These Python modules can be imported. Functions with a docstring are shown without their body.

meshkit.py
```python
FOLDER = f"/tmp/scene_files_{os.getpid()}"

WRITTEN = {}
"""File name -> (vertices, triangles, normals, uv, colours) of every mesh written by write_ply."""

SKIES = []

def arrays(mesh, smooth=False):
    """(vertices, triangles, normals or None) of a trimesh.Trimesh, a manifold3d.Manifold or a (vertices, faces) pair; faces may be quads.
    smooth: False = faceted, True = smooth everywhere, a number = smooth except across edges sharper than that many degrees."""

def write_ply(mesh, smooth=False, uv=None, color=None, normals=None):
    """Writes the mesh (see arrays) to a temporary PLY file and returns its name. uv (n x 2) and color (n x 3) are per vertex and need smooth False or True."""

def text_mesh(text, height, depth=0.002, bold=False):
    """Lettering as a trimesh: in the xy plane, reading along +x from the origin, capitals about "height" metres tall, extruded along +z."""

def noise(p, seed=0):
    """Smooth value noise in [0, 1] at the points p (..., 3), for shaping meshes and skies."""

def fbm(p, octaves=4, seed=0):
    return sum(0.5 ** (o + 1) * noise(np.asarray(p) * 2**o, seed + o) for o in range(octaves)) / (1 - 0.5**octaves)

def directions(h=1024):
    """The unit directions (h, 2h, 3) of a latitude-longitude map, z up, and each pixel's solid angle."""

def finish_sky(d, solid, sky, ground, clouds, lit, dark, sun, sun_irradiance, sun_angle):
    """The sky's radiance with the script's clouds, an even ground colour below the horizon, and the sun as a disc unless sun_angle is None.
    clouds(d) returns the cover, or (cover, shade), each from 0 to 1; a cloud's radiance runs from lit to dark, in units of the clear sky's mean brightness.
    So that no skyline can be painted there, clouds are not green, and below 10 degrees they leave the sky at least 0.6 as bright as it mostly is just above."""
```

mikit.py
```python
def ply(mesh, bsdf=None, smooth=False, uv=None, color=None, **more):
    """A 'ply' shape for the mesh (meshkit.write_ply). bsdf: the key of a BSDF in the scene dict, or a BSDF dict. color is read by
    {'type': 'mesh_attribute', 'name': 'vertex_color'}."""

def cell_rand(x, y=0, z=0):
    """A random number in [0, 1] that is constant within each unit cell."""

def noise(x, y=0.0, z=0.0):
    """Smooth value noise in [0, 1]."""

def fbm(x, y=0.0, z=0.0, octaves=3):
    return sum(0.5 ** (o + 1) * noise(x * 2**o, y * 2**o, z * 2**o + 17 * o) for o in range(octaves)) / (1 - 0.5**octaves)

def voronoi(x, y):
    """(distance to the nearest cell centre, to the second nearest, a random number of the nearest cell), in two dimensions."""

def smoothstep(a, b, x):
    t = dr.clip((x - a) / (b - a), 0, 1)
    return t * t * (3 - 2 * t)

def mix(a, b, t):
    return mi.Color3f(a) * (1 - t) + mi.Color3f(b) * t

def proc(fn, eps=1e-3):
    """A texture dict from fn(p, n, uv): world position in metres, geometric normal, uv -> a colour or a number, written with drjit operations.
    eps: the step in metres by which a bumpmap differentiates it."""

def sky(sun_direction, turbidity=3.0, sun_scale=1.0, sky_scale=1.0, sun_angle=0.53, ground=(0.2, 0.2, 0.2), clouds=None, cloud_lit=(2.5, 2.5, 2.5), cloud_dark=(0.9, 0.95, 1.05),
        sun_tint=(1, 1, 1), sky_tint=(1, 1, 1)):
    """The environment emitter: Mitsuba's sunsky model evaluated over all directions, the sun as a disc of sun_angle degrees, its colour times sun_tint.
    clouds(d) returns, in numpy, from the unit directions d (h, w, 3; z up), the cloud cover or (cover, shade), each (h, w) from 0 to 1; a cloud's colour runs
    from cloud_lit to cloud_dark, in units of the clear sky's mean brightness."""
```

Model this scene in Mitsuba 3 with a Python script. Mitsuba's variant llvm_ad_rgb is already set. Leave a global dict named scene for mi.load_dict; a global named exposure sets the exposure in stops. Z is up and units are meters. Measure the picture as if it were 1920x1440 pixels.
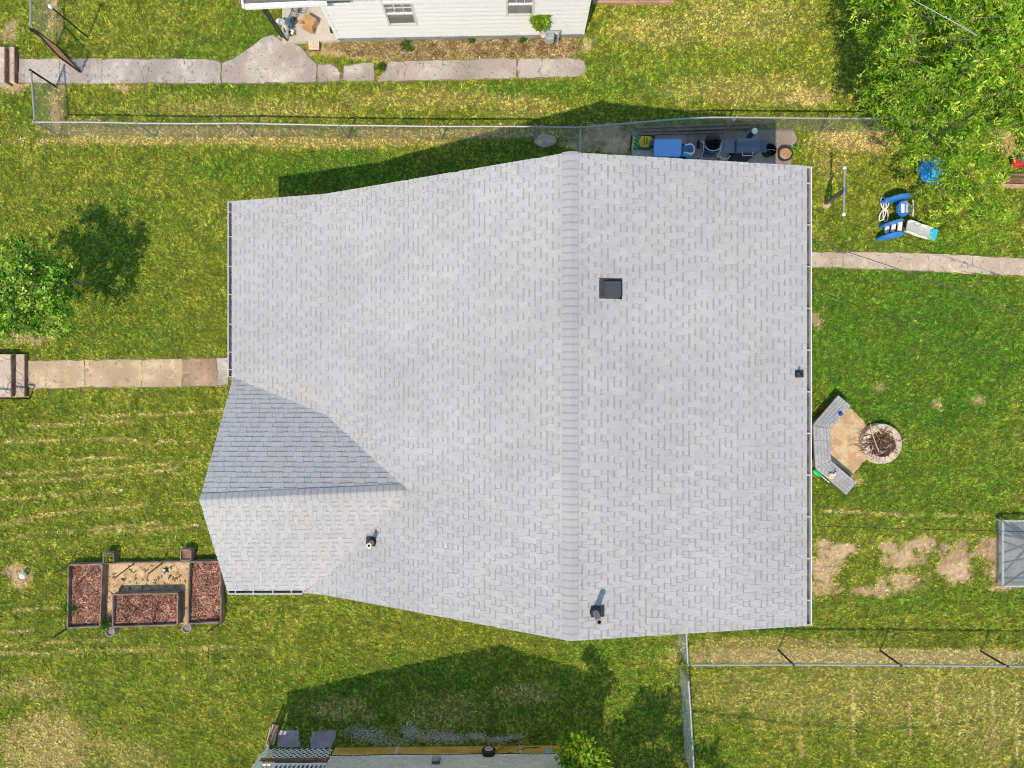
import math
import numpy as np
import trimesh
import shapely
from shapely.geometry import Polygon, MultiPolygon, LineString, Point, box as sbox
from shapely.ops import unary_union
import drjit as dr
import mitsuba as mi
import meshkit
import mikit

# ---------------------------------------------------------------- camera, sky, exposure
F, H = 1333.0, 21.8                     # focal length in photo pixels, camera height in metres
U = H / F                               # metres per photo pixel on the ground
T = mi.ScalarTransform4f
scene = {}
labels = {}
scene['camera'] = {'type': 'perspective', 'fov': 2 * math.degrees(math.atan(960 / F)), 'fov_axis': 'x', 'near_clip': 0.1, 'far_clip': 2000.0,
                   'to_world': T().look_at(origin=[0, 0, H], target=[0, 0, 0], up=[0, 1, 0])}
SUN = np.array([-0.2262, -0.5626, 1.0])
scene['sky'] = mikit.sky(SUN.tolist(), turbidity=3, sky_scale=2.7, sky_tint=(1.07, 1.0, 0.80), sun_tint=(1.0, 0.985, 0.95))
exposure = 1.42

# ---------------------------------------------------------------- helpers
R = np.random.default_rng(7)


def G(px, py, z=0.0):
    """The point at height z that the photograph shows at pixel (px, py)."""
    s = (H - z) / F
    return np.array([(px - 960) * s, (720 - py) * s, z])


def gp(pts, z=0.0):
    return [tuple(G(x, y, z)[:2]) for x, y in pts]


def lin(c):
    c = np.asarray(c, float) / 255
    return np.where(c < 0.04045, c / 12.92, ((c + 0.055) / 1.055) ** 2.4)


def numbered(key):
    if key not in used:
        used.add(key)
        return key
    i = 1
    while f'{key}_{i:03d}' in used:
        i += 1
    used.add(f'{key}_{i:03d}')
    return f'{key}_{i:03d}'


used = set()


def thing(name, label, cat=None, group=None, kind=None):
    k = numbered(name)
    labels[k] = {'label': label}
    if cat:
        labels[k]['category'] = cat
    if group:
        labels[k]['group'] = group
    if kind:
        labels[k]['kind'] = kind
    return k


class MB:
    """Collects simple solids as one mesh."""

    def __init__(self):
        self.v, self.f, self.n = [], [], 0

    def add(self, v, f):
        v, f = np.asarray(v, float), np.asarray(f, int)
        self.v.append(v)
        self.f.append(f + self.n)
        self.n += len(v)
        return self

    def mesh(self, m, M=None):
        v = np.array(m.vertices)
        if M is not None:
            v = v @ np.asarray(M)[:3, :3].T + np.asarray(M)[:3, 3]
        return self.add(v, m.faces)

    def box(self, c, s, rz=0.0, M=None, bev=0.0):
        s = np.asarray(s, float) / 2
        q = np.array([[x, y, z] for x in (-1, 1) for y in (-1, 1) for z in (-1, 1)], float) * s
        f = [[0, 1, 3], [0, 3, 2], [4, 6, 7], [4, 7, 5], [0, 4, 5], [0, 5, 1], [2, 3, 7], [2, 7, 6], [0, 2, 6], [0, 6, 4], [1, 5, 7], [1, 7, 3]]
        if bev:
            pts = np.vstack([q * np.where(np.arange(3) == k, 1, (s - bev) / s) for k in range(3)])
            h = trimesh.convex.convex_hull(pts)
            q, f = np.array(h.vertices), np.array(h.faces)
        if M is not None:
            q = q @ np.asarray(M)[:3, :3].T
        cz, sz = math.cos(rz), math.sin(rz)
        q = q @ np.array([[cz, sz, 0], [-sz, cz, 0], [0, 0, 1]])
        return self.add(q + np.asarray(c, float), f)

    def beam(self, a, b, w, h, up=(0, 0, 1)):
        """A rectangular bar from a to b, w wide and h high."""
        a, b = np.asarray(a, float), np.asarray(b, float)
        d = b - a
        L = np.linalg.norm(d)
        d /= L
        u = np.asarray(up, float)
        if abs(d @ u) > 0.98:
            u = np.array([1.0, 0, 0])
        s = np.cross(d, u)
        s /= np.linalg.norm(s)
        t = np.cross(s, d)
        return self.box((a + b) / 2, (L, w, h), M=np.stack([d, s, t], 1))

    def tube(self, pts, r, n=6, cap=True, closed=False):
        p = np.asarray(pts, float)
        if closed:
            p = np.vstack([p, p[:1]])
        t = np.gradient(p, axis=0)
        if closed:
            t[0] = t[-1] = p[1] - p[-2]
        t /= np.linalg.norm(t, axis=1, keepdims=True) + 1e-12
        ref = np.where(np.abs(t[:, 2:]) < 0.9, [[0, 0, 1.0]], [[1.0, 0, 0]])
        a = np.cross(t, ref)
        a /= np.linalg.norm(a, axis=1, keepdims=True) + 1e-12
        for i in range(1, len(a)):
            if a[i] @ a[i - 1] < 0:
                a[i] *= -1
        b = np.cross(t, a)
        ang = np.arange(n) * 2 * np.pi / n
        rr = np.broadcast_to(np.asarray(r, float), (len(p),))
        v = p[:, None] + rr[:, None, None] * (np.cos(ang)[None, :, None] * a[:, None] + np.sin(ang)[None, :, None] * b[:, None])
        f = []
        for i in range(len(p) - 1):
            for j in range(n):
                q = [i * n + j, i * n + (j + 1) % n, (i + 1) * n + (j + 1) % n, (i + 1) * n + j]
                f += [[q[0], q[2], q[1]], [q[0], q[3], q[2]]]
        v = v.reshape(-1, 3)
        if cap and not closed:
            m = len(v)
            v = np.vstack([v, p[:1], p[-1:]])
            for j in range(n):
                f.append([m, j, (j + 1) % n])
                f.append([m + 1, (len(p) - 1) * n + (j + 1) % n, (len(p) - 1) * n + j])
        return self.add(v, f)

    def prism(self, poly, z0, z1, top=None):
        """A polygon (list or shapely) from z0 up to z1; top(x, y) overrides z1."""
        if not hasattr(poly, 'geom_type'):
            poly = Polygon(poly)
        for g in getattr(poly, 'geoms', [poly]):
            if g.is_empty or g.area < 1e-7:
                continue
            m = trimesh.creation.extrude_polygon(shapely.geometry.polygon.orient(g), 1.0, engine='earcut')
            v = np.array(m.vertices)
            hi = v[:, 2] > 0.5
            v[:, 2] = np.where(hi, z1, z0)
            if top is not None:
                zz = top(v[:, 0], v[:, 1])
                v[:, 2] = np.where(hi, zz + z1, zz + z0)
            self.add(v, m.faces)
        return self

    def lathe(self, prof, c=(0, 0, 0), n=20, M=None):
        """Profile of (r, z) points turned about z."""
        a = np.arange(n) * 2 * np.pi / n
        v = np.array([[r * math.cos(t), r * math.sin(t), z] for r, z in prof for t in a])
        f = []
        for i in range(len(prof) - 1):
            for j in range(n):
                q = [i * n + j, i * n + (j + 1) % n, (i + 1) * n + (j + 1) % n, (i + 1) * n + j]
                f += [[q[0], q[1], q[2]], [q[0], q[2], q[3]]]
        if M is not None:
            v = v @ np.asarray(M)[:3, :3].T
        return self.add(v + np.asarray(c, float), f)

    def hull(self, pts):
        h = trimesh.convex.convex_hull(np.asarray(pts, float))
        return self.add(h.vertices, h.faces)

    def get(self):
        return trimesh.Trimesh(np.vstack(self.v), np.vstack(self.f), process=False)


def put(key, m, bsdf, smooth=False, **kw):
    """One entry of the scene."""
    if isinstance(m, MB):
        m = m.get()
    scene[key] = mikit.ply(m, bsdf, smooth, **kw)
    return key


def part(parent, name, m, bsdf, smooth=False, label=None, kind=None, **kw):
    k = numbered(parent + '__' + name)
    put(k, m, bsdf, smooth, **kw)
    if label or kind:
        labels[k] = {}
        if label:
            labels[k]['label'] = label
        if kind:
            labels[k]['kind'] = kind
    return k


# ---------------------------------------------------------------- materials
def plain(key, rgb, rough=0.6, metallic=0.0, spec=0.4, **kw):
    scene[key] = {'type': 'twosided', 'bsdf': {'type': 'principled', 'base_color': {'type': 'rgb', 'value': [float(x) for x in rgb]}, 'roughness': rough, 'metallic': metallic, 'specular': spec, **kw}}
    return key


def proc_mat(key, fn, rough=0.9, spec=0.2, bump=None, bscale=0.01, eps=2e-3):
    b = {'type': 'principled', 'base_color': mikit.proc(fn), 'roughness': rough, 'specular': spec}
    if bump is not None:
        b = {'type': 'bumpmap', 'arbitrary': mikit.proc(bump, eps), 'scale': bscale, 'bsdf': b}
    scene[key] = {'type': 'twosided', 'bsdf': b}
    return key


def two_tone(a, b, s, c=None, fine=40.0):
    """Blotchy colour from a to b over about 1/s metres with fine grain; c = stain colour."""
    def fn(p, n, uv):
        t = mikit.fbm(p.x * s, p.y * s, p.z * s, 3)
        g = mikit.noise(p.x * fine, p.y * fine, p.z * fine)
        col = mikit.mix(a, b, mikit.smoothstep(0.3, 0.7, t)) * (0.82 + 0.36 * g)
        if c is not None:
            k = mikit.smoothstep(0.55, 0.75, mikit.fbm(p.x * s * 0.6 + 31, p.y * s * 0.6 + 5, p.z * s, 4))
            col = mikit.mix(col, mi.Color3f(c), k * 0.6)
        return col
    return fn


def cracked(a, b, s, c):
    """Concrete: two tones, stains, a few hairline cracks and dark specks."""
    base = two_tone(a, b, s, c, 60)

    def fn(p, n, uv):
        w = mikit.fbm(p.x * 2.3, p.y * 2.3, 0.0, 3)
        d1, d2, q = mikit.voronoi(p.x * 0.55 + w * 0.5, p.y * 0.55 - w * 0.4)
        on = mikit.smoothstep(0.45, 0.6, mikit.noise(p.x * 0.8 + 3, p.y * 0.8, 0.0))
        crack = (1 - mikit.smoothstep(0.004, 0.020, d2 - d1)) * on
        speck = mikit.smoothstep(0.80, 0.88, mikit.noise(p.x * 17, p.y * 17, 2.0)) * 0.35
        pale = mikit.smoothstep(0.55, 0.8, mikit.fbm(p.x * 5, p.y * 5, 4.0, 3))
        return base(p, n, uv) * (1 - 0.55 * crack) * (1 - speck) * (1 + 0.22 * pale)
    return fn


def shingle_fn(p, n, uv):
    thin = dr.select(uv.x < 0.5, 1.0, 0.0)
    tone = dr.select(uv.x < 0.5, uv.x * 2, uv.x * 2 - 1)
    g = mikit.noise(p.x * 55, p.y * 55, p.z * 55)
    big = mikit.fbm(p.x * 0.7, p.y * 0.7, 3.0, 3)
    base = mikit.mix((0.362, 0.363, 0.382), (0.460, 0.460, 0.482), tone * 0.55 + g * 0.45)
    streak = mikit.fbm(p.x * 0.5, p.y * 5.0, 6.0, 3)
    base = base * (0.86 + 0.2 * big + 0.08 * streak)
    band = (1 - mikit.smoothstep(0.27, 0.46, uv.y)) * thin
    warm = mikit.smoothstep(0.55, 0.72, mikit.fbm(p.x * 1.7 + 9, p.y * 1.7, 1.0, 3))
    base = base * mikit.mix((1, 1, 1), (1.01, 1.005, 0.965), warm)
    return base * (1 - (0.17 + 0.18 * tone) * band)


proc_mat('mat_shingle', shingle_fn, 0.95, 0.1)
proc_mat('mat_shingle_north', shingle_fn, 0.95, 0.1)
proc_mat('mat_concrete', cracked((0.36, 0.315, 0.29), (0.46, 0.415, 0.385), 1.3, (0.27, 0.24, 0.22)))
proc_mat('mat_concrete_tan', cracked((0.43, 0.325, 0.215), (0.50, 0.39, 0.27), 1.1, (0.38, 0.28, 0.18)))
proc_mat('mat_concrete_brown', cracked((0.32, 0.22, 0.15), (0.40, 0.29, 0.21), 1.5, (0.26, 0.18, 0.13)))
proc_mat('mat_concrete_pale', two_tone((0.50, 0.46, 0.41), (0.56, 0.52, 0.47), 1.2, (0.45, 0.40, 0.35), 60))
proc_mat('mat_concrete_pink', cracked((0.46, 0.375, 0.30), (0.53, 0.44, 0.365), 1.0, (0.40, 0.325, 0.26)))
proc_mat('mat_patio', two_tone((0.29, 0.24, 0.225), (0.40, 0.345, 0.32), 2.0, (0.22, 0.17, 0.15), 50))
proc_mat('mat_sand', two_tone((0.47, 0.32, 0.18), (0.60, 0.44, 0.28), 5.0, (0.40, 0.30, 0.17), 45))
proc_mat('mat_soil', two_tone((0.16, 0.10, 0.06), (0.25, 0.16, 0.10), 6.0, None, 60))
proc_mat('mat_wood_grey', two_tone((0.32, 0.32, 0.345), (0.40, 0.40, 0.425), 3.0, (0.27, 0.27, 0.29), 30))
proc_mat('mat_wood_brown', two_tone((0.17, 0.125, 0.10), (0.27, 0.215, 0.18), 4.0, (0.12, 0.08, 0.06), 50))
proc_mat('mat_wood_red', two_tone((0.20, 0.09, 0.075), (0.30, 0.16, 0.13), 5.0, (0.14, 0.07, 0.05), 50))
proc_mat('mat_wood_tan', two_tone((0.40, 0.24, 0.15), (0.52, 0.34, 0.22), 5.0, None, 50))
proc_mat('mat_wood_pale', two_tone((0.66, 0.48, 0.36), (0.76, 0.58, 0.45), 5.0, None, 40))
proc_mat('mat_stone', two_tone((0.48, 0.39, 0.31), (0.62, 0.52, 0.43), 4.0, (0.36, 0.28, 0.22), 45))
proc_mat('mat_flag', two_tone((0.29, 0.24, 0.28), (0.42, 0.35, 0.40), 5.0, (0.34, 0.24, 0.20), 40))
proc_mat('mat_mustard', two_tone((0.50, 0.29, 0.05), (0.62, 0.38, 0.09), 2.0, (0.42, 0.26, 0.08), 30))
proc_mat('mat_siding_tan', two_tone((0.60, 0.55, 0.48), (0.66, 0.61, 0.54), 1.5, None, 20))
proc_mat('mat_bark', two_tone((0.17, 0.13, 0.10), (0.34, 0.28, 0.23), 12.0, None, 60))
plain('mat_siding_white', (0.74, 0.755, 0.785), 0.7, 0.0, 0.2)
proc_mat('mat_foundation', two_tone((0.20, 0.22, 0.23), (0.30, 0.31, 0.31), 4.0, None, 40))
proc_mat('mat_gutter_dirt_shade', two_tone((0.085, 0.075, 0.075), (0.15, 0.13, 0.13), 9.0, None, 60))  # dark tone covers gutter dirt plus the shade painted into the trough
proc_mat('mat_cardboard', two_tone((0.48, 0.29, 0.14), (0.54, 0.33, 0.17), 4.0, None, 30))
plain('mat_frame', (0.60, 0.60, 0.62), 0.6)
plain('mat_white', (0.87, 0.87, 0.87), 0.5)
plain('mat_white_plastic', (0.78, 0.76, 0.72), 0.45)
plain('mat_pebble', (0.52, 0.49, 0.46), 0.9)
plain('mat_galvanised', (0.35, 0.355, 0.365), 0.5, 0.3)
plain('mat_wire', (0.30, 0.29, 0.27), 0.5, 0.3)
plain('mat_wire_bright', (0.50, 0.54, 0.58), 0.45, 0.2)
plain('mat_rust', (0.24, 0.13, 0.08), 0.8)
plain('mat_black', (0.018, 0.018, 0.020), 0.45)
plain('mat_black_matt', (0.028, 0.028, 0.034), 0.8)
plain('mat_vent', (0.045, 0.050, 0.062), 0.55)
plain('mat_lead', (0.26, 0.245, 0.24), 0.55)
plain('mat_pipe', (0.33, 0.31, 0.33), 0.6)
plain('mat_ivory', (0.78, 0.76, 0.58), 0.5)
plain('mat_blue', (0.035, 0.20, 0.60), 0.4)
plain('mat_blue_lid', (0.20, 0.44, 0.86), 0.5)
plain('mat_blue_deep', (0.01, 0.06, 0.32), 0.4)
plain('mat_cyan', (0.04, 0.43, 0.78), 0.4)
plain('mat_grey_plastic', (0.48, 0.47, 0.48), 0.4)
plain('mat_navy', (0.035, 0.055, 0.12), 0.4)
plain('mat_red', (0.55, 0.02, 0.04), 0.45)
plain('mat_green_plastic', (0.02, 0.42, 0.16), 0.4)
plain('mat_dark_grey', (0.10, 0.105, 0.11), 0.5)
plain('mat_grill', (0.095, 0.13, 0.19), 0.35)
plain('mat_grill_shelf', (0.17, 0.17, 0.25), 0.5)
plain('mat_silver', (0.62, 0.63, 0.65), 0.3, 0.4)
plain('mat_blind', (0.15, 0.18, 0.185), 0.7)
plain('mat_cable_black', (0.015, 0.015, 0.015), 0.6)
plain('mat_cable_pale', (0.55, 0.53, 0.50), 0.6)
plain('mat_meter', (0.34, 0.38, 0.42), 0.5)
plain('mat_stick', (0.135, 0.075, 0.055), 0.9)
plain('mat_stick_pale', (0.50, 0.40, 0.30), 0.85)
plain('mat_concrete_joint', (0.19, 0.16, 0.12), 0.95)
scene['mat_glass'] = {'type': 'thindielectric'}
scene['mat_vinyl'] = {'type': 'blendbsdf', 'weight': 0.20, 'a': {'type': 'thindielectric'}, 'b': {'type': 'twosided', 'bsdf': {'type': 'diffuse', 'reflectance': {'type': 'rgb', 'value': [0.42, 0.45, 0.47]}}}}
VC = {'type': 'mesh_attribute', 'name': 'vertex_color'}
scene['mat_grass'] = {'type': 'twosided', 'bsdf': {'type': 'diffuse', 'reflectance': VC}}
scene['mat_ground'] = {'type': 'twosided', 'bsdf': {'type': 'diffuse', 'reflectance': VC}}
scene['mat_leaf'] = {'type': 'principledthin', 'base_color': VC, 'roughness': 0.7, 'eta': 1.2, 'diff_trans': 0.75, 'spec_trans': 0.0}
scene['mat_chips'] = {'type': 'twosided', 'bsdf': {'type': 'diffuse', 'reflectance': VC}}
scene['mat_print'] = {'type': 'twosided', 'bsdf': {'type': 'principled', 'base_color': VC, 'roughness': 0.35}}

# ---------------------------------------------------------------- the main house
XR, ZR = 1.242, 6.61                    # ridge
XE, ZE = 6.68, 5.66                     # rear eave
XB, ZB = -4.859, 3.29                   # front break
XL, ZL = -7.57, 2.55                   # porch eave
YN, YS = 4.94, -5.48
PR, PM, PP = (ZR - ZE) / (XE - XR), (ZR - ZB) / (XR - XB), (ZB - ZL) / (XB - XL)
z_rear = lambda x, y: ZR - PR * (x - XR)
z_main = lambda x, y: ZR - PM * (XR - x)
z_porch = lambda x, y: ZB - PP * (XB - x)
ZG = 4.56
gx0, gy0, gx1, gy1 = -2.52, -2.586, -7.565, -2.82          # front gable ridge, inner end and tip
yr = lambda x: gy0 + (gx0 - np.asarray(x)) / (gx0 - gx1) * (gy1 - gy0)
PGN, PGS = 0.67, 0.54
z_gn = lambda x, y: ZG - PGN * (y - yr(x))
z_gs = lambda x, y: ZG - PGS * (yr(x) - y)


def valley(x, side):
    """y where the front gable's plane meets the roof behind it."""
    zb = z_main(x, 0) if x > XB else z_porch(x, 0)
    return float(yr(x) + (ZG - zb) / PGN) if side > 0 else float(yr(x) - (ZG - zb) / PGS)


xs = [gx0, XB, -6.2, -7.53]
north_v = [(x, valley(x, 1)) for x in xs]
north_v[0] = (gx0, gy0)
sx = XB
south_v = [(gx0, gy0), (XB, max(YS, valley(XB, -1))), (-5.46, YS)]
gable_n = Polygon([(gx1, gy1), (gx0, gy0)] + north_v[1:] + [(-7.54, north_v[-1][1])]).buffer(0)
gable_s = Polygon([(gx1, gy1), (gx0, gy0), (XB, max(YS, valley(XB, -1))), (-5.46, YS), (-5.49, YS + .07), (-7.46, YS + .07)]).buffer(0)
gable = unary_union([gable_n, gable_s]).buffer(0.004)
poly_rear = sbox(XR, YS, XE, YN)
poly_main = sbox(XB, YS, XR, YN).difference(gable)
poly_porch_s = Polygon([(XB, valley(XB, -1)), (XB, YS), (-5.46, YS)])
poly_porch = sbox(XL, north_v[-1][1] - 1.3, XB, YN).difference(gable)
poly_porch = max(getattr(poly_porch, 'geoms', [poly_porch]), key=lambda g: g.area)
poly_main = max(getattr(poly_main, 'geoms', [poly_main]), key=lambda g: g.area)

house = thing('shingled_house', 'large house with pale grey shingle roof and front cross gable amid the lawns', 'house')
deck = MB()
for poly, zf in ((poly_rear, z_rear), (poly_main, z_main), (poly_porch, z_porch), (poly_porch_s, z_porch), (gable_n, z_gn), (gable_s, z_gs)):
    deck.prism(poly, -0.13, 0.0, top=zf)
roof = numbered(house + '__roof')
put(roof, deck, 'mat_wood_grey')

SH = []                                 # (priority, vertices, faces, uv, north)


def lay_shingles(poly, zf, down, slope, north=False, start=0.0):
    """Laminated shingles in courses over a plane given in plan; down = unit vector in plan towards the eave."""
    d = np.asarray(down, float)
    a = np.array([-d[1], d[0]])
    cs = 1 / math.sqrt(1 + slope * slope)
    e = 0.143 * cs
    P = np.array(poly.exterior.coords)
    s, t = P @ d, P @ a
    nrm = np.array([d[0] * slope, d[1] * slope, 1.0]) * cs
    k = 0
    s0 = s.max() + 0.012
    safe = poly.buffer(0.012, join_style=2)
    shapely.prepare(safe)
    while s0 - k * e > s.min() - e:
        s1 = s0 - k * e
        q = t.min() - R.uniform(0, 0.5)
        thick = bool(R.integers(2))
        while q < t.max():
            w = (R.uniform(0.10, 0.19) if thick else R.uniform(0.09, 0.18)) * (1.7 if north else 1.0)
            drop = 0.0 if not thick else 0.004
            rect = Polygon([tuple(d * x + a * y) for x, y in ((s1 - e - 0.01, q + 0.0028), (s1 + drop, q + 0.0028), (s1 + drop, q + w - 0.0028), (s1 - e - 0.01, q + w - 0.0028))])
            g = rect if safe.contains(rect) else rect.intersection(safe)
            for gg in getattr(g, 'geoms', [g]):
                if gg.geom_type != 'Polygon' or gg.area < 4e-4:
                    continue
                c = np.array(shapely.geometry.polygon.orient(gg).exterior.coords)[:-1]
                fr = np.clip((c @ d - (s1 - e)) / e, 0, 1)
                top = 0.003 + ((0.016 if thick else 0.012) if north else (0.010 if thick else 0.005)) * fr
                base = np.column_stack([c, zf(c[:, 0], c[:, 1])])
                v = np.vstack([base + nrm * top[:, None], base])
                n = len(c)
                if n == 4:
                    f = [[0, 1, 2], [0, 2, 3]]
                else:
                    f = [[0, i, i + 1] for i in range(1, n - 1)]
                for i in range(n):
                    j = (i + 1) % n
                    f += [[i, n + i, n + j], [i, n + j, j]]
                tone = R.beta(2.2, 2.0) * 0.499
                uv = np.column_stack([np.full(2 * n, tone + (0.5 if thick else 0.0)), np.concatenate([fr, fr])])
                cen = base.mean(0)
                size = gg.area / (H - cen[2]) ** 2 * (1 if n == 4 else 0.2)
                SH.append((size, v, np.array(f), uv, north))
            q += w
            thick = not thick if R.random() < 0.82 else thick
        k += 1


lay_shingles(poly_rear, z_rear, (1, 0), PR)
lay_shingles(poly_main, z_main, (-1, 0), PM)
lay_shingles(poly_porch, z_porch, (-1, 0), PP)
lay_shingles(poly_porch_s, z_porch, (-1, 0), PP)
lay_shingles(gable_n, z_gn, (0, 1), PGN, True)
lay_shingles(gable_s, z_gs, (0, -1), PGS)
SH.sort(key=lambda x: -x[0])
for size, v, f, uv, north in SH[:300]:
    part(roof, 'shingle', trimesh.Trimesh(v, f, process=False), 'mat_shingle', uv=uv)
V, FF, UVs, n0 = [], [], [], 0
for size, v, f, uv, north in SH[300:]:
    V.append(v); FF.append(f + n0); UVs.append(uv); n0 += len(v)
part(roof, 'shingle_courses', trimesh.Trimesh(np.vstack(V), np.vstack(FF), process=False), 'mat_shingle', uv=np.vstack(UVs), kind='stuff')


def ridge_caps(a, b, n, pa, pb, w=0.17):
    """Bent cap shingles laid along a ridge from a to b; pa, pb = fall of the planes left and right of it."""
    a, b = np.asarray(a, float), np.asarray(b, float)
    d = (b - a) / np.linalg.norm(b - a)
    s = np.array([-d[1], d[0], 0])
    L = np.linalg.norm(b - a)
    for i in range(n):
        m0, m1 = L * i / n, L * (i + 1) / n + 0.03
        rows, uvs = [], []
        for m, lift in ((m0, 0.030), (m0, 0.010), (m1, 0.012)):
            for x in (-1, -0.45, -0.12, 0.12, 0.45, 1):
                fall = (pa if x > 0 else pb) * (max(abs(x) - 0.06, 0) * w + (0.012 if abs(x) > .9 else 0))
                rows.append(a + d * m + s * x * w + np.array([0, 0, lift - fall]))
                uvs.append([0.06 + 0.12 * ((i * 0.37 + 0.13 * math.sin(i * 5.1)) % 1.0), 1.0 if m == m0 else 0.0])
        f = []
        for r in (0, 6):
            r0, r1 = (6, 0) if r == 0 else (0, 12)
            for c in range(5):
                f += [[r0 + c, r0 + c + 1, r1 + c + 1], [r0 + c, r1 + c + 1, r1 + c]]
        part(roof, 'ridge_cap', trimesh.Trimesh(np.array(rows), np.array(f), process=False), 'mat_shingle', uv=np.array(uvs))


ridge_caps((XR, YS, ZR + 0.012), (XR, YN, ZR + 0.012), 64, PM, PR, 0.17)
ridge_caps((gx1, gy1, ZG + 0.012), (gx0 - 0.1, gy0, ZG + 0.012), 31, PGN, PGS, 0.15)

# walls under the roof
wl = MB()
prof = [(-4.55, 0), (6.4, 0), (6.4, z_rear(6.4, 0) - 0.14), (XR, ZR - 0.16), (-4.55, z_main(-4.55, 0) - 0.14)]
v = np.array([[x, y, z] for y in (YS + 0.35, YN - 0.35) for x, z in prof])
n = len(prof)
f = [[0, i, i + 1] for i in range(1, n - 1)] + [[n, n + i + 1, n + i] for i in range(1, n - 1)]
for i in range(n):
    j = (i + 1) % n
    f += [[i, n + i, n + j], [i, n + j, j]]
wl.add(v, f)
wl.prism(sbox(-7.2, YS + 0.3, -4.56, 0.0 - 0.1), 0, 2.5)
gv = np.array([[x, y, z] for x in (-7.2, -4.56) for y, z in ((YS + 0.3, 2.5), (-0.1, 2.5), (-2.75, 4.3))])
wl.add(gv, [[0, 1, 2], [3, 5, 4], [0, 2, 5], [0, 5, 3], [1, 4, 5], [1, 5, 2]])
part(house, 'wall', wl, 'mat_siding_white')
part(house, 'porch_floor', MB().prism(sbox(-7.35, 0.0, -4.56, YN - 0.4), 0, 0.12), 'mat_concrete_pale')
for y in (0.35, 2.4, YN - 0.55):
    part(house, 'porch_post', MB().box((-7.25, y, 1.27), (0.14, 0.14, 2.3), bev=0.01), 'mat_white')
for nm, poly in (('rake_board', [(XB, YN), (XR, YN)]), ('rake_board', [(XR, YN), (XE, YN)]), ('rake_board', [(XL, YN), (XB, YN)]), ('rake_board', [(XR, YS), (XE, YS)]), ('rake_board', [(-5.46, YS), (XR, YS)])):
    (x0, y0), (x1, y1) = poly
    zf = z_rear if x1 > XR + 0.1 else (z_porch if x1 < XB + 0.1 else z_main)
    off = -0.012 if y0 > 0 else 0.012
    part(house, nm, MB().beam((x0, y0 + off, zf(x0, 0) - 0.10), (x1, y1 + off, zf(x1, 0) - 0.10), 0.03, 0.17), 'mat_wood_brown')


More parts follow.
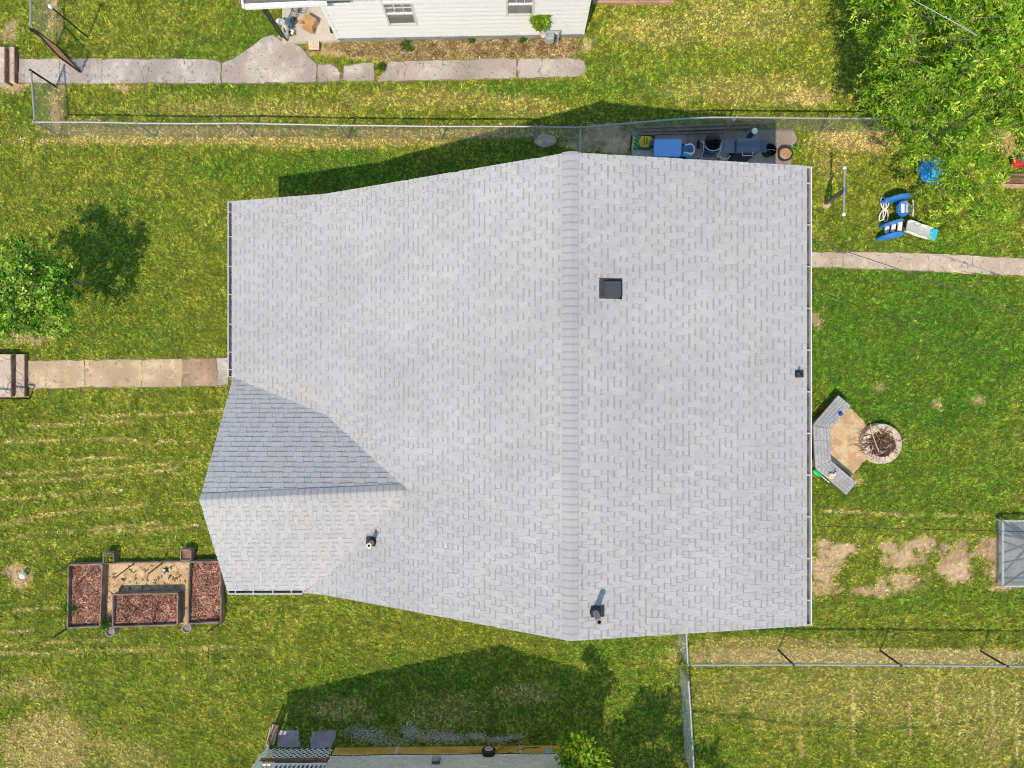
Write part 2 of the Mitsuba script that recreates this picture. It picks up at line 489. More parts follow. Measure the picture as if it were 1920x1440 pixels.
def gutter(a, b, out, hang, W=0.1):
    """A box gutter from a to b (its top), opening upwards; out = unit vector away from the roof; hang = fractions with a hanger strap."""
    a, b, o = np.asarray(a, float), np.asarray(b, float), np.array([*out, 0.0])
    up = np.array([0, 0, 1.0])
    m = MB()
    m.beam(a + o * W - up * 0.045, b + o * W - up * 0.045, 0.024, 0.10)
    m.beam(a + o * W * .45 - up * 0.105, b + o * W * .45 - up * 0.105, W, 0.012)
    e = (b - a) / np.linalg.norm(b - a)
    for p in (a + e * 0.006, b - e * 0.006):
        m.beam(p + o * 0.0 - up * 0.05, p + o * (W - 0.017) - up * 0.05, 0.012, 0.095)
    g = part(house, 'gutter', m, 'mat_frame')
    part(g, 'debris', MB().beam(a + e * 0.02 + o * (W * .42) - up * 0.085, b - e * 0.02 + o * (W * .42) - up * 0.085, W * .72, 0.02), 'mat_gutter_dirt_shade')  # dark strip stands for debris and for shade inside the gutter
    for h in hang:
        p = a + (b - a) * h
        part(g, 'hanger', MB().beam(p - o * 0.01 + up * 0.004, p + o * (W - 0.02) + up * 0.004, 0.022, 0.008), 'mat_frame')


gutter((XE + 0.02, YS, ZE - 0.01), (XE + 0.02, YN, ZE - 0.01), (1, 0), [(i + 0.6) / 11 for i in range(11)])
gutter((XL - 0.02, YN, ZL - 0.01), (XL - 0.02, 0.20, ZL - 0.01), (-1, 0), [0.06, 0.2, 0.37, 0.53, 0.7, 0.86, 0.96])
zgs = z_gs(-6.5, YS)
gutter((-7.46, YS + 0.05, zgs + 0.03), (-5.50, YS + 0.05, zgs + 0.03), (0, -1), [0.1, 0.34, 0.6, 0.85], .085)
# downpipe at the gable corner
part(house, 'downpipe', MB().tube([(-7.3, YS - 0.07, zgs - 0.1), (-7.3, YS + 0.2, zgs - 0.45), (-7.3, YS + 0.24, 0.1)], 0.035, 8), 'mat_white')


def on_plane(px, py, zf):
    z = 3.0
    for _ in range(40):
        p = G(px, py, z)
        z = float(zf(p[0], p[1]))
    return G(px, py, z)


# box vent on the rear slope
p = on_plane(1144, 543, z_rear)
sl = math.atan(PR)
M = np.array([[math.cos(sl), 0, math.sin(sl)], [0, 1, 0], [-math.sin(sl), 0, math.cos(sl)]])
tm = np.eye(4); tm[:3, :3] = M; tm[:3, 3] = p
hood = trimesh.convex.convex_hull(np.array([[x, y, z] for x, y, z in [(-.19, -.17, .02), (-.19, .17, .02), (.20, -.18, .03), (.20, .18, .03), (-.15, -.15, .13), (-.15, .15, .13), (.185, -.16, .17), (.185, .16, .17)]]))
vent = part(house, 'box_vent', MB().mesh(hood, tm), 'mat_vent', 20)
part(vent, 'flange', MB().mesh(trimesh.creation.box((0.5, 0.44, 0.012)), tm @ np.array([[1, 0, 0, .0], [0, 1, 0, .02], [0, 0, 1, .016], [0, 0, 0, 1.]])), 'mat_vent')
part(vent, 'louvre', MB().mesh(trimesh.creation.box((0.03, 0.4, 0.10)), tm @ np.array([[1, 0, 0, .215], [0, 1, 0, -.01], [0, 0, 1, .07], [0, 0, 0, 1.]])), 'mat_black')


def vent_pipe(px, py, zf, h, r, mat, rimmat, slope, sx, label):
    p = on_plane(px, py, zf)
    k = part(house, 'vent_pipe', MB().lathe([(r, -0.1), (r, h), (r * 0.72, h), (r * 0.72, h - 0.18), (0.0, h - 0.18)], p, 16), mat, 40, label=label)
    sl = math.atan(slope) * sx
    M = np.array([[math.cos(sl), 0, math.sin(sl)], [0, 1, 0], [-math.sin(sl), 0, math.cos(sl)]])
    fl = MB().box(p + np.array([0.05 * sx, 0, 0.022]), (0.13 + 2.7 * r, 0.10 + 2.2 * r, 0.01), M=M)
    part(k, 'flashing', fl, 'mat_black_matt')
    part(k, 'boot', MB().lathe([(r * 2.1, 0.01), (r * 1.8, 0.07), (r + 0.012, 0.11), (r - 0.005, 0.11)], p, 18), 'mat_black', 40)
    part(k, 'rim', MB().lathe([(r + 0.006, h - 0.03), (r + 0.008, h + 0.004), (r * 0.66, h + 0.004), (r * 0.66, h - 0.05)], p, 18), rimmat, 40)


vent_pipe(1116, 1146, z_rear, 0.70, 0.062, 'mat_lead', 'mat_lead', PR, 1, 'tall lead-grey vent pipe near the ridge at the near gable end')
vent_pipe(699, 1015, z_main, 0.50, 0.055, 'mat_pipe', 'mat_ivory', PM, -1, 'ivory-rimmed vent pipe in the valley by the front gable')
vent_pipe(1494, 701, z_rear, 0.24, 0.028, 'mat_dark_grey', 'mat_black', PR, 1, 'short thin vent pipe near the rear gutter')

# ---------------------------------------------------------------- paths and slabs (structure)
OCC = []                                # plan polygons where no grass grows


def rough_poly(pts, amp=0.015, step=0.12, seed=0):
    """A polygon in metres with slightly broken edges."""
    P = Polygon(pts)
    ring = P.exterior
    n = max(int(ring.length / step), 8)
    out = []
    r = np.random.default_rng(seed + 11)
    for i in range(n):
        q = ring.interpolate(i / n, normalized=True)
        out.append((ring.project(q), q.x + r.normal(0, amp), q.y + r.normal(0, amp)))
    for c in list(ring.coords)[:-1]:
        out.append((ring.project(Point(c)), c[0] + r.normal(0, amp * .3), c[1] + r.normal(0, amp * .3)))
    out.sort()
    return Polygon([o[1:] for o in out]).buffer(0)


def slab_path(key, label, slabs, mats, z=0.022, amp=0.013):
    k = thing(key, label, kind='structure')
    polys = [rough_poly(gp(s), amp, 0.15, i) for i, s in enumerate(slabs)]
    bed = unary_union([Polygon(gp(s)).buffer(0.03) for s in slabs])
    put(k, MB().prism(bed, -0.04, 0.006), 'mat_concrete_joint')
    for i, q in enumerate(polys):
        q = q.buffer(-0.005)
        m = mats if isinstance(mats, str) else mats[i]
        dz = R.uniform(-0.006, 0.006)
        part(k, 'slab', MB().prism(q, -0.03, z + dz), m)
        OCC.append(q.buffer(0.005))
    return k


slab_path('side_path', 'cracked grey concrete path with a wide apron beside the white house', [
    [(36, 111), (113, 110), (113, 157), (36, 155)], [(113, 110), (192, 111), (192, 157), (113, 157)], [(192, 111), (270, 111), (270, 156), (192, 157)],
    [(270, 111), (347, 111), (347, 156), (270, 156)], [(347, 111), (400, 113), (414, 118), (415, 156), (347, 156)],
    [(417, 119), (434, 112), (468, 91), (497, 70), (512, 66), (530, 78), (548, 80), (563, 88), (578, 106), (594, 122), (593, 154), (417, 157)],
    [(597, 121), (622, 121), (634, 130), (639, 138), (637, 152), (597, 155)], [(645, 124), (668, 121), (700, 118), (702, 151), (655, 153), (644, 150)],
    [(730, 116), (850, 113), (968, 110), (968, 147), (850, 150), (708, 153), (712, 146)], [(971, 110), (1085, 110), (1095, 116), (1099, 127), (1096, 138), (1086, 143), (971, 147)]], 'mat_concrete')
slab_path('front_path', 'tan concrete path leading from the house porch to the concrete steps', [
    [(50, 676), (160, 675), (160, 726), (62, 729), (50, 722)], [(160, 675), (267, 674), (267, 726), (160, 726)], [(267, 674), (342, 673), (342, 725), (267, 726)],
    [(342, 673), (408, 672), (408, 723), (342, 725)], [(408, 671), (428, 671), (428, 722), (408, 723)]], ['mat_concrete_tan', 'mat_concrete_tan', 'mat_concrete_tan', 'mat_concrete_brown', 'mat_concrete'])
slab_path('garden_path', 'pinkish concrete path crossing the back lawn to the rear of the house', [
    [(1500, 472), (1548, 473), (1548, 501), (1500, 500)], [(1548, 473), (1580, 473), (1581, 503), (1548, 501)], [(1580, 473), (1660, 473), (1660, 506), (1581, 503)], [(1660, 473), (1740, 476), (1740, 508), (1660, 506)],
    [(1740, 476), (1822, 480), (1824, 513), (1740, 508)], [(1822, 480), (1955, 487), (1955, 519), (1824, 513)]], 'mat_concrete_pink')
slab_path('patio', 'weathered brown concrete strip beside the house under the barbecue', [
    [(1184, 247), (1290, 246), (1290, 318), (1184, 316)], [(1290, 246), (1395, 245), (1395, 320), (1290, 318)], [(1395, 245), (1484, 243), (1494, 262), (1484, 300), (1482, 320), (1395, 320)]], 'mat_patio')
pad = thing('sand_pad', 'tan sand pad between the plank bench and the fire pit', kind='structure')
pad_poly = rough_poly(gp([(1548, 800), (1592, 764), (1612, 782), (1628, 800), (1622, 830), (1627, 856), (1612, 874), (1596, 892), (1574, 876), (1550, 862)]), 0.02, 0.1, 3)
put(pad, MB().prism(pad_poly, -0.03, 0.022), 'mat_sand')
OCC.append(pad_poly)


def steps(name, label, x_edges, y0, y1, zs, mat='mat_concrete'):
    k = thing(name, label, kind='structure')
    for (xa, xb), z in zip(x_edges, zs):
        a, b = G(xa, y1, z), G(xb, y0, z)
        part(k, 'tread', MB().box(((a[0] + b[0]) / 2, (a[1] + b[1]) / 2, z / 2 - 0.02), (b[0] - a[0], b[1] - a[1], z + 0.04), bev=0.012), mat)
        part(k, 'riser', MB().box((b[0] + 0.006, (a[1] + b[1]) / 2, z / 2 - 0.025), (0.012, b[1] - a[1] - 0.03, z - 0.01)), 'mat_wood_red')
        OCC.append(sbox(a[0], a[1], b[0] + 0.05, b[1]))
    return k


steps('front_steps', 'concrete steps at the end of the tan front path', [(-80, 20), (20, 45)], 664, 744, [0.34, 0.17], 'mat_concrete_pink')
steps('side_steps', 'concrete step at the end of the grey side path', [(-80, 8), (8, 26)], 87, 154, [0.34, 0.17], 'mat_concrete_pink')
hr = thing('handrail', 'black pipe handrail beside the concrete front steps', 'handrail')
a, b = G(-60, 748, 0.95), G(24, 748, 0.75)
part(hr, 'rail', MB().tube([a, b], 0.03, 8), 'mat_black')
part(hr, 'post', MB().tube([b, b * [1, 1, 0]], 0.025, 8), 'mat_black')
part(hr, 'post', MB().tube([a, a * [1, 1, 0]], 0.025, 8), 'mat_black')

# ---------------------------------------------------------------- chain-link fences
def fence(label, rail, posts, h, name='chain_link_fence', railmat='mat_galvanised', meshmat='mat_wire', r_rail=0.026, spacing=0.066, rw=0.0019, group=None, postmat=None):
    """rail, posts: photo pixels of the top rail at height h."""
    k = thing(name, label, 'fence', group)
    top = np.array([G(x, y, h) for x, y in rail])
    part(k, 'top_rail', MB().tube(top, r_rail, 8), railmat, 40)
    for x, y in posts:
        q = G(x, y, h)
        part(k, 'post', MB().lathe([(0.03, -0.1), (0.03, h + 0.01), (0.036, h + 0.02), (0.03, h + 0.06), (0.0, h + 0.075)], (q[0], q[1], 0), 8), postmat or railmat, 40)
    v, f, n0 = [], [], 0
    m = MB()
    for a, b in zip(top[:-1], top[1:]):
        d = b - a
        L = np.linalg.norm(d[:2])
        e = np.array([d[0] / L, d[1] / L, 0])
        nrm = np.array([-e[1], e[0], 0])
        hh = h - 0.03
        for sg in (1, -1):
            for s in np.arange(-hh, L + hh, spacing):
                x0, z0, x1, z1 = s, 0.03, s + hh, hh
                if sg < 0:
                    x0, x1 = s + hh, s
                lo, hi = (x0, z0), (x1, z1)
                t0, t1 = 0.0, 1.0
                dx = x1 - x0
                ta, tb = sorted(((0 - x0) / dx, (L - x0) / dx))
                t0, t1 = max(t0, ta), min(t1, tb)
                if t1 - t0 < 0.02:
                    continue
                A = a * [1, 1, 0] + e * (x0 + dx * t0) + np.array([0, 0, z0 + (z1 - z0) * t0]) + nrm * 0.003 * sg
                B = a * [1, 1, 0] + e * (x0 + dx * t1) + np.array([0, 0, z0 + (z1 - z0) * t1]) + nrm * 0.003 * sg
                w = np.cross((B - A) / np.linalg.norm(B - A), nrm)
                q = np.array([nrm * rw, w * rw * 0.87 - nrm * rw * 0.5, -w * rw * 0.87 - nrm * rw * 0.5])
                v.append(np.vstack([A + q, B + q]))
    V = np.vstack(v)
    base = np.array([[0, 1, 4], [0, 4, 3], [1, 2, 5], [1, 5, 4], [2, 0, 3], [2, 3, 5]])
    FF = (base[None] + 6 * np.arange(len(v))[:, None, None]).reshape(-1, 3)
    part(k, 'wire_mesh', trimesh.Trimesh(V, FF, process=False), meshmat)
    return k


HF = 1.15
fence('long galvanised chain-link fence between the front lawn and the side path', [(64, 229), (160, 229), (255, 231), (350, 232), (445, 231), (540, 233), (635, 235), (730, 236), (821, 237), (960, 237), (1090, 239)], [(64, 229), (255, 231), (445, 231), (635, 235), (821, 237), (1005, 237), (1090, 239)], HF)
fence('chain-link fence behind the barbecue, running under the large tree', [(1092, 239), (1110, 237), (1181, 231), (1260, 224), (1330, 220), (1380, 220), (1570, 222), (1660, 222), (1760, 222), (1960, 222)], [(1181, 231), (1380, 220), (1570, 222), (1760, 222)], HF)
fence('short chain-link fence joining the long fence to the house', [(1088, 243), (1088, 330)], [], HF)
fence('chain-link fence at the left edge above the open gate', [(58, -30), (57, 55)], [(57, 55)], HF, postmat='mat_black')
fence('chain-link fence at the left edge below the open gate', [(58, 132), (65, 226)], [(58, 132)], HF, postmat='mat_black')
fence('thin chain-link fence along the dry straw strip on the lower right', [(1296, 1247), (1487, 1246), (1688, 1247), (1888, 1249), (1960, 1250)], [(1487, 1246), (1688, 1247), (1888, 1249)], HF, r_rail=0.032, spacing=0.10, rw=0.0018, postmat='mat_black')
fence('short chain-link fence from the house corner to the straw strip', [(1285, 1150), (1287, 1190), (1290, 1246)], [(1290, 1246)], HF, meshmat='mat_wire_bright', rw=0.0016)
fence('chain-link fence running out of the bottom edge beside the tree shadow', [(1291, 1277), (1296, 1350), (1302, 1460)], [(1291, 1277)], HF, meshmat='mat_wire_bright', rw=0.0017)
# open gate
gt = thing('chain_link_gate', 'rusty chain-link gate standing open over the side path', 'gate')
hb, fb = G(108, 88), G(153, 137)
ht, ft = hb + [0, 0, 1.1], fb + [0, 0, 1.1]
part(gt, 'frame', MB().tube([hb + [0, 0, .08], ht, ft, fb + [0, 0, .08]], 0.028, 8, closed=True), 'mat_black')
m = MB()
d = fb - hb
for sg in (1, -1):
    for s in np.arange(-1, 2, 0.07):
        t0, t1 = max(0, -s), min(1, 1 - s)
        if t1 - t0 > 0.03:
            z0, z1 = (t0, t1) if sg > 0 else (1 - t0, 1 - t1)
            m.tube([hb + d * (s + t0) + [0, 0, .08 + 1.02 * z0], hb + d * (s + t1) + [0, 0, .08 + 1.02 * z1]], 0.004, 3, cap=False)
part(gt, 'wire_mesh', m, 'mat_rust')
pl = thing('garden_pole', 'thin black pole with a white cap standing on the lawn near the open gate', 'pole')
b = G(165, 70); 
part(pl, 'shaft', MB().tube([b - [0, 0, .1], b + [0, 0, 1.75]], 0.022, 8), 'mat_black')
part(pl, 'cap', MB().lathe([(0.05, 1.74), (0.055, 1.80), (0.03, 1.84), (0.0, 1.85)], b, 12), 'mat_white', 40)


# ---------------------------------------------------------------- the white house
class Frame:
    """A wall's own axes: along, up and outwards."""

    def __init__(self, a, b):
        self.o = np.array([a[0], a[1], 0.0])
        d = np.array([b[0] - a[0], b[1] - a[1], 0.0])
        self.L = np.linalg.norm(d)
        self.e = d / self.L
        self.n = np.array([self.e[1], -self.e[0], 0])

    def at(self, s, z, o=0.0):
        return self.o + self.e * s + self.n * o + np.array([0, 0, z])

    def box(self, m, s0, s1, z0, z1, o0, o1):
        c = self.at((s0 + s1) / 2, (z0 + z1) / 2, (o0 + o1) / 2)
        return m.box(c, (s1 - s0, abs(o1 - o0), z1 - z0), M=np.stack([self.e, -self.n, [0, 0, 1]], 1))


def siding(fr, wallkey, z0, z1, exp, mat, holes=()):
    """Clapboards, each a sub-part of the wall; holes = (s0, s1, z0, z1)."""
    z = z0
    while z < z1:
        zt = min(z + exp, z1)
        spans = [(0.0, fr.L)]
        for s0, s1, h0, h1 in holes:
            if zt > h0 + 0.01 and z < h1 - 0.01:
                spans = [q for a, b in spans for q in ((a, min(b, s0)), (max(a, s1), b)) if q[1] - q[0] > 0.01]
        v, f, n = [], [], 0
        for a, b in spans:
            prof_ = ((z, 0.002), (z, 0.036), (z + 0.012, 0.046), (z + 0.055, 0.046), (zt - 0.006, 0.006))
            v += [fr.at(x, zz, o) for zz, o in prof_ for x in (a, b)]
            for i in range(4):
                f += [[n + 2 * i, n + 2 * i + 1, n + 2 * i + 3], [n + 2 * i, n + 2 * i + 3, n + 2 * i + 2]]
            f += [[n + k, n + 2 + k, n + 8 + k] for k in (0, 1)] + [[n + 2 + k, n + 4 + k, n + 8 + k] for k in (0, 1)] + [[n + 4 + k, n + 6 + k, n + 8 + k] for k in (0, 1)]
            n += 10
        part(wallkey, 'board', trimesh.Trimesh(np.array(v), np.array(f), process=False), mat)
        z = zt


wh = thing('white_house', 'white clapboard house with two sash windows at the top edge', 'house')
A, B = G(637, 76), G(1091, 68)
fr = Frame(A, B)
zs_of = lambda py, base: H * (1 - (720 - base) / (720 - py))
wb = MB()
Rz = np.stack([fr.e, -fr.n, [0, 0, 1]], 1)
HW = 2.75
wb.box(fr.at(fr.L / 2, HW / 2, -3.0), (fr.L - 0.01, 5.98, HW), M=Rz)
wk = part(wh, 'wall', wb, 'mat_siding_white')


def s_of(px, py):
    """Distance along the wall of the pixel."""
    lo, hi = 0.0, 6.0
    for _ in range(50):
        z = (lo + hi) / 2
        if (G(px, py, z) - fr.o) @ fr.n > 0:
            hi = z
        else:
            lo = z
    q = G(px, py, z)
    return (q - fr.o) @ fr.e, z


wins = []
for (x0, y0), (x1, y1), lab in (((716, 3), (783, 43), 'left sash window with grey blinds'), ((949, -14), (1001, 25), 'right sash window cut by the top edge')):
    s1, z0 = s_of(x1, y1)
    _, z1 = s_of((x0 + x1) / 2, y0)
    s0, _ = s_of(x0 + (12 if x0 < 800 else 0), y1)
    wins.append((s0, s1, z0, z1, lab))
siding(fr, wk, 0.22, HW, 0.23, 'mat_siding_white', [w[:4] for w in wins])
part(wh, 'foundation', fr.box(MB(), -0.02, fr.L + 0.01, -0.05, 0.22, 0.0, 0.05), 'mat_foundation')
for s in (0.0, fr.L):
    part(wh, 'corner_board', fr.box(MB(), s - 0.05, s + 0.05, 0.2, HW, 0.026, 0.045), 'mat_white')
for s0, s1, z0, z1, lab in wins:
    w = numbered(wh + '__window')
    labels[w] = {'label': lab}
    m = MB()
    for q in ((s0, s0 + 0.06, z0, z1), (s1 - 0.06, s1, z0, z1), (s0 + 0.06, s1 - 0.06, z1 - 0.06, z1), (s0 - 0.03, s1 + 0.03, z0 - 0.05, z0)):
        fr.box(m, *q, -0.02, 0.05)
    put(w, m, 'mat_frame')
    zm = (z0 + z1) / 2
    part(w, 'meeting_rail', fr.box(MB(), s0 + 0.06, s1 - 0.06, zm - 0.035, zm + 0.025, 0.004, 0.036), 'mat_white')
    m = MB()
    for i in (1, 2):
        x = s0 + 0.06 + (s1 - s0 - 0.12) * i / 3
        fr.box(m, x - 0.009, x + 0.009, zm + 0.026, z1 - 0.061, 0.008, 0.022)
    fr.box(m, s0 + 0.062, s1 - 0.062, (zm + z1) / 2 - 0.009, (zm + z1) / 2 + 0.009, 0.009, 0.021)
    part(w, 'muntin', m, 'mat_white')
    for a, b, o in ((z0, zm - 0.036, 0.016), (zm + 0.026, z1 - 0.061, 0.006)):
        q = [fr.at(s0 + 0.061, a, o), fr.at(s1 - 0.061, a, o), fr.at(s1 - 0.061, b, o), fr.at(s0 + 0.061, b, o)]
        part(w, 'pane', trimesh.Trimesh(np.array(q), [[0, 1, 2], [0, 2, 3]], process=False), 'mat_glass')
    m = MB()
    for z in np.arange(z0 + 0.02, z1 - 0.03, 0.05):
        q = [fr.at(s0 + 0.062, z, 0.002), fr.at(s1 - 0.062, z, 0.002), fr.at(s1 - 0.062, z + 0.044, -0.004), fr.at(s0 + 0.062, z + 0.044, -0.004)]
        m.add(q, [[0, 1, 2], [0, 2, 3]])
    part(w, 'blind', m, 'mat_blind')
# roof and porch of the white house
rb = MB()
ov, rise = 0.20, 1.5
q = [fr.at(-0.25, HW, ov), fr.at(fr.L + 0.25, HW, ov), fr.at(fr.L + 0.25, HW + rise, -3.0), fr.at(-0.25, HW + rise, -3.0), fr.at(fr.L + 0.25, HW, -6.2), fr.at(-0.25, HW, -6.2)]
q += [x - [0, 0, 0.14] for x in q]
rb.add(q, [[0, 1, 2], [0, 2, 3], [3, 2, 4], [3, 4, 5], [6, 8, 7], [6, 9, 8], [9, 10, 8], [9, 11, 10], [0, 6, 7], [0, 7, 1], [5, 4, 10], [5, 10, 11], [0, 3, 9], [0, 9, 6], [3, 5, 11], [3, 11, 9], [1, 7, 8], [1, 8, 2], [2, 8, 10], [2, 10, 4]])
part(wh, 'roof', rb, 'mat_wood_grey')
pc = G(459, 8, 2.52)
pe = G(613, 1, 2.52)
pr = MB()
q = [pc, pe + [0.6, 0, 0], pe + [0.6, 3.0, 0.9], pc + [0, 3.0, 0.9]]
q += [x - [0, 0, 0.1] for x in q]
pr.add(q, [[0, 1, 2], [0, 2, 3], [4, 6, 5], [4, 7, 6], [0, 4, 5], [0, 5, 1], [3, 2, 6], [3, 6, 7], [0, 3, 7], [0, 7, 4]])
pk = part(wh, 'porch_roof', pr, 'mat_dark_grey')
dv = (pe - pc) / np.linalg.norm(pe - pc)
part(pk, 'gutter', MB().beam(pc + [0, -0.055, -0.03], pe + [0, -0.055, -0.03], 0.11, 0.11), 'mat_white')
part(pk, 'fascia', MB().beam(pc + [-0.03, -0.11, -0.02], pc + [-0.03, 3.0, 0.88], 0.05, 0.16), 'mat_white')
slab = Polygon(gp([(529, 80), (637, 75)], 0.14) + [tuple(A[:2] + [0.0, 3.0]), tuple(G(529, 80, 0.14)[:2] + [0.0, 3.0])])
part(wh, 'porch_slab', MB().prism(slab, -0.05, 0.14), 'mat_concrete_pale')
OCC += [slab.buffer(0.02), Polygon([tuple(fr.at(0, 0, 0.04)[:2]), tuple(fr.at(fr.L, 0, 0.04)[:2]), tuple(fr.at(fr.L, 0, -6)[:2]), tuple(fr.at(0, 0, -6)[:2])])]


def iron_post(p, h, key):
    m = MB()
    o = np.array([-0.19, 0.12, 0])
    for s in (-0.5, 0.5):
        m.tube([p + o * s, p + o * s + [0, 0, h]], 0.02, 6)
    n = 9
    for i in range(n):
        z0, z1 = h * i / n, h * (i + 1) / n
        m.tube([p - o * .5 + [0, 0, z0], p + o * 0.5 + [0, 0, (z0 + z1) / 2], p - o * .5 + [0, 0, z1]], 0.010, 4, cap=False)
        m.tube([p + o * .5 + [0, 0, z0 + 0.02], p - o * 0.5 + [0, 0, (z0 + z1) / 2], p + o * .5 + [0, 0, z1]], 0.010, 4, cap=False)
    part(key, 'porch_post', m, 'mat_black', label='black wrought-iron lattice post')


iron_post(G(533, 73, 0.14), 2.3, wh)
# gas meter on the wall
gm = thing('gas_meter', 'grey gas meter with pipes against the white clapboard wall behind the sapling', 'gas meter')
s, _ = s_of(1030, 64)
part(gm, 'body', MB().box(fr.at(s, 0.32, 0.20), (0.26, 0.2, 0.34), M=Rz, bev=0.03), 'mat_meter', 30)
part(gm, 'regulator', MB().lathe([(0, 0), (0.09, 0.0), (0.09, 0.06), (0, 0.09)], fr.at(s - 0.2, 0.5, 0.2), 14), 'mat_grey_plastic', 40)
part(gm, 'pipe', MB().tube([fr.at(s - .1, .4, .2), fr.at(s - .1, .72, .2), fr.at(s + .26, .72, .2), fr.at(s + .26, 0.0, .2)], 0.03, 8), 'mat_meter', 40)
part(gm, 'pipe', MB().tube([fr.at(s + .12, 0, .22), fr.at(s + .12, .45, .22)], 0.03, 8), 'mat_black', 40)
# porch clutter
bx = thing('cardboard_box', 'open brown cardboard box with flaps folded out on the white porch', 'box')
c = G(584, 45, 0.14)
ang = math.radians(-32)
ex, ey = np.array([math.cos(ang), math.sin(ang), 0]), np.array([-math.sin(ang), math.cos(ang), 0])
up = np.array([0, 0, 1.0])
w2, d2, hh = 0.19, 0.13, 0.28
def quadm(m, a, b, c_, d_, t=0.006):
    a, b, c_, d_ = map(np.asarray, (a, b, c_, d_))
    n = np.cross(b - a, d_ - a); n = n / np.linalg.norm(n) * t
    return m.hull([a, b, c_, d_, a + n, b + n, c_ + n, d_ + n])
k1 = MB()
P = lambda x, y, z: c + ex * x + ey * y + up * z
quadm(k1, P(-w2, -d2, hh), P(w2, -d2, hh), P(w2, d2, hh), P(-w2, d2, hh))
quadm(k1, P(-w2, d2, 0), P(w2, d2, 0), P(w2, d2, hh), P(-w2, d2, hh))
quadm(k1, P(-w2, -d2, 0), P(-w2, d2, 0), P(-w2, d2, hh), P(-w2, -d2, hh))
quadm(k1, P(w2, -d2, 0), P(w2, d2, 0), P(w2, d2, hh), P(w2, -d2, hh))
quadm(k1, P(-w2, -d2, 0.0), P(w2, -d2, 0.0), P(w2, d2, 0.0), P(-w2, d2, 0.0))
part(bx, 'carton', k1, 'mat_cardboard')
part(bx, 'flap', quadm(MB(), P(-w2, -d2, 0.01), P(w2, -d2, 0.01), P(w2, -d2 - 0.14, 0.03), P(-w2, -d2 - 0.14, 0.03)), 'mat_cardboard')
part(bx, 'flap', quadm(MB(), P(-w2, -d2, 0.02), P(-w2, -d2, hh), P(-w2 - 0.1, -d2 - 0.07, hh), P(-w2 - 0.1, -d2 - 0.07, 0.02)), 'mat_cardboard')
part(bx, 'flap', quadm(MB(), P(w2, -d2, 0.02), P(w2, -d2, hh), P(w2 + 0.06, -d2 - 0.1, hh), P(w2 + 0.06, -d2 - 0.1, 0.02)), 'mat_cardboard')
rn = thing('plant_stand', 'looped black wire plant stand on the white porch behind the box', 'plant stand')
for i, (px, py) in enumerate(((556, 16), (563, 12), (570, 20), (562, 22))):
    c = G(px, py, 0.14)
    th = np.linspace(0, 2 * np.pi, 20, endpoint=False)
    part(rn, 'ring', MB().tube([c + [0.16 * math.cos(t), 0.15 * math.sin(t), 0.12 + 0.16 * (i % 2) + 0.05 * math.sin(t + i)] for t in th], 0.008, 5, closed=True), 'mat_black')
for dx, dy in ((-.1, .08), (.12, .06), (0.02, -.12)):
    c = G(563, 17, 0.14)
    part(rn, 'leg', MB().tube([c + [dx, dy, 0], c + [dx * .8, dy * .8, 0.32]], 0.008, 5), 'mat_black')
pan = thing('frying_pan', 'dark grey round pan with a stub handle lying on the white porch', 'pan')
c = G(551, 39, 0.14)
part(pan, 'dish', MB().lathe([(0, 0.045), (0.06, 0.05), (0.11, 0.035), (0.125, 0.0), (0.12, -0.002)], c + [0, 0, 0.005], 20), 'mat_dark_grey', 40)
part(pan, 'handle', MB().box(c + [0.0, -0.17, 0.02], (0.09, 0.11, 0.03), bev=0.008), 'mat_dark_grey')
part(pan, 'knob', MB().lathe([(0, 0.09), (0.025, 0.085), (0.02, 0.045)], c + [0.03, 0.03, 0.005], 10), 'mat_black', 40)
sc = thing('toy_scooter', 'white and grey wheeled toy tipped over against the lattice porch post', 'scooter')
b0, b1 = G(526, 40, 0.55), G(541, 62, 0.2)
part(sc, 'deck', MB().beam(b1 + [-.1, .12, 0.02], b1 + [.16, -.02, 0.05], 0.15, 0.05), 'mat_white_plastic')
part(sc, 'column', MB().tube([b0, (b0 + b1) / 2 + [.05, 0, .05], b1], [0.05, 0.06, 0.05], 8), 'mat_white_plastic', 40)
part(sc, 'head', MB().mesh(trimesh.creation.icosphere(2, 0.12), np.array([[1.2, 0, 0, b0[0]], [0, .8, 0, b0[1]], [0, 0, .7, b0[2]], [0, 0, 0, 1.]])), 'mat_white_plastic', True)
part(sc, 'handlebar', MB().tube([b0 + [-.14, -.1, .02], b0 + [.16, .1, .04]], 0.02, 6), 'mat_dark_grey')
for q in (G(535, 55, 0.3), G(545, 63, 0.25)):
    part(sc, 'wheel', MB().mesh(trimesh.creation.torus(0.06, 0.022, 16, 8), np.array([[.3, 0, .95, q[0]], [0, 1, 0, q[1]], [-.95, 0, .3, q[2]], [0, 0, 0, 1.]])), 'mat_black', True)
part(sc, 'kick_bar', MB().tube([G(541, 50, 0.2), G(555, 65, 0.16)], 0.022, 6), 'mat_dark_grey')
st = thing('wooden_stool', 'small square stool with a pale top drilled with dark holes at the porch edge', 'stool')
c = G(588.5, 84, 0.14)
top = sbox(c[0] - .155, c[1] - .14, c[0] + .155, c[1] + .15)
holes = unary_union([Point(c[0] + x, c[1] + y).buffer(0.018) for x, y in ((-.1, .1), (0, .09), (.1, .09), (-.045, .03), (.05, .02), (-.1, -.04), (0, -.06), (.1, -.06))])
part(st, 'top', MB().prism(top.difference(holes), 0.11, 0.14), 'mat_wood_pale')
part(st, 'side', MB().prism(top.buffer(-0.006).difference(top.buffer(-0.03)), 0.0, 0.109), 'mat_wood_red')
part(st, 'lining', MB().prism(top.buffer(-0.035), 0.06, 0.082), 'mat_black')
OCC.append(top)
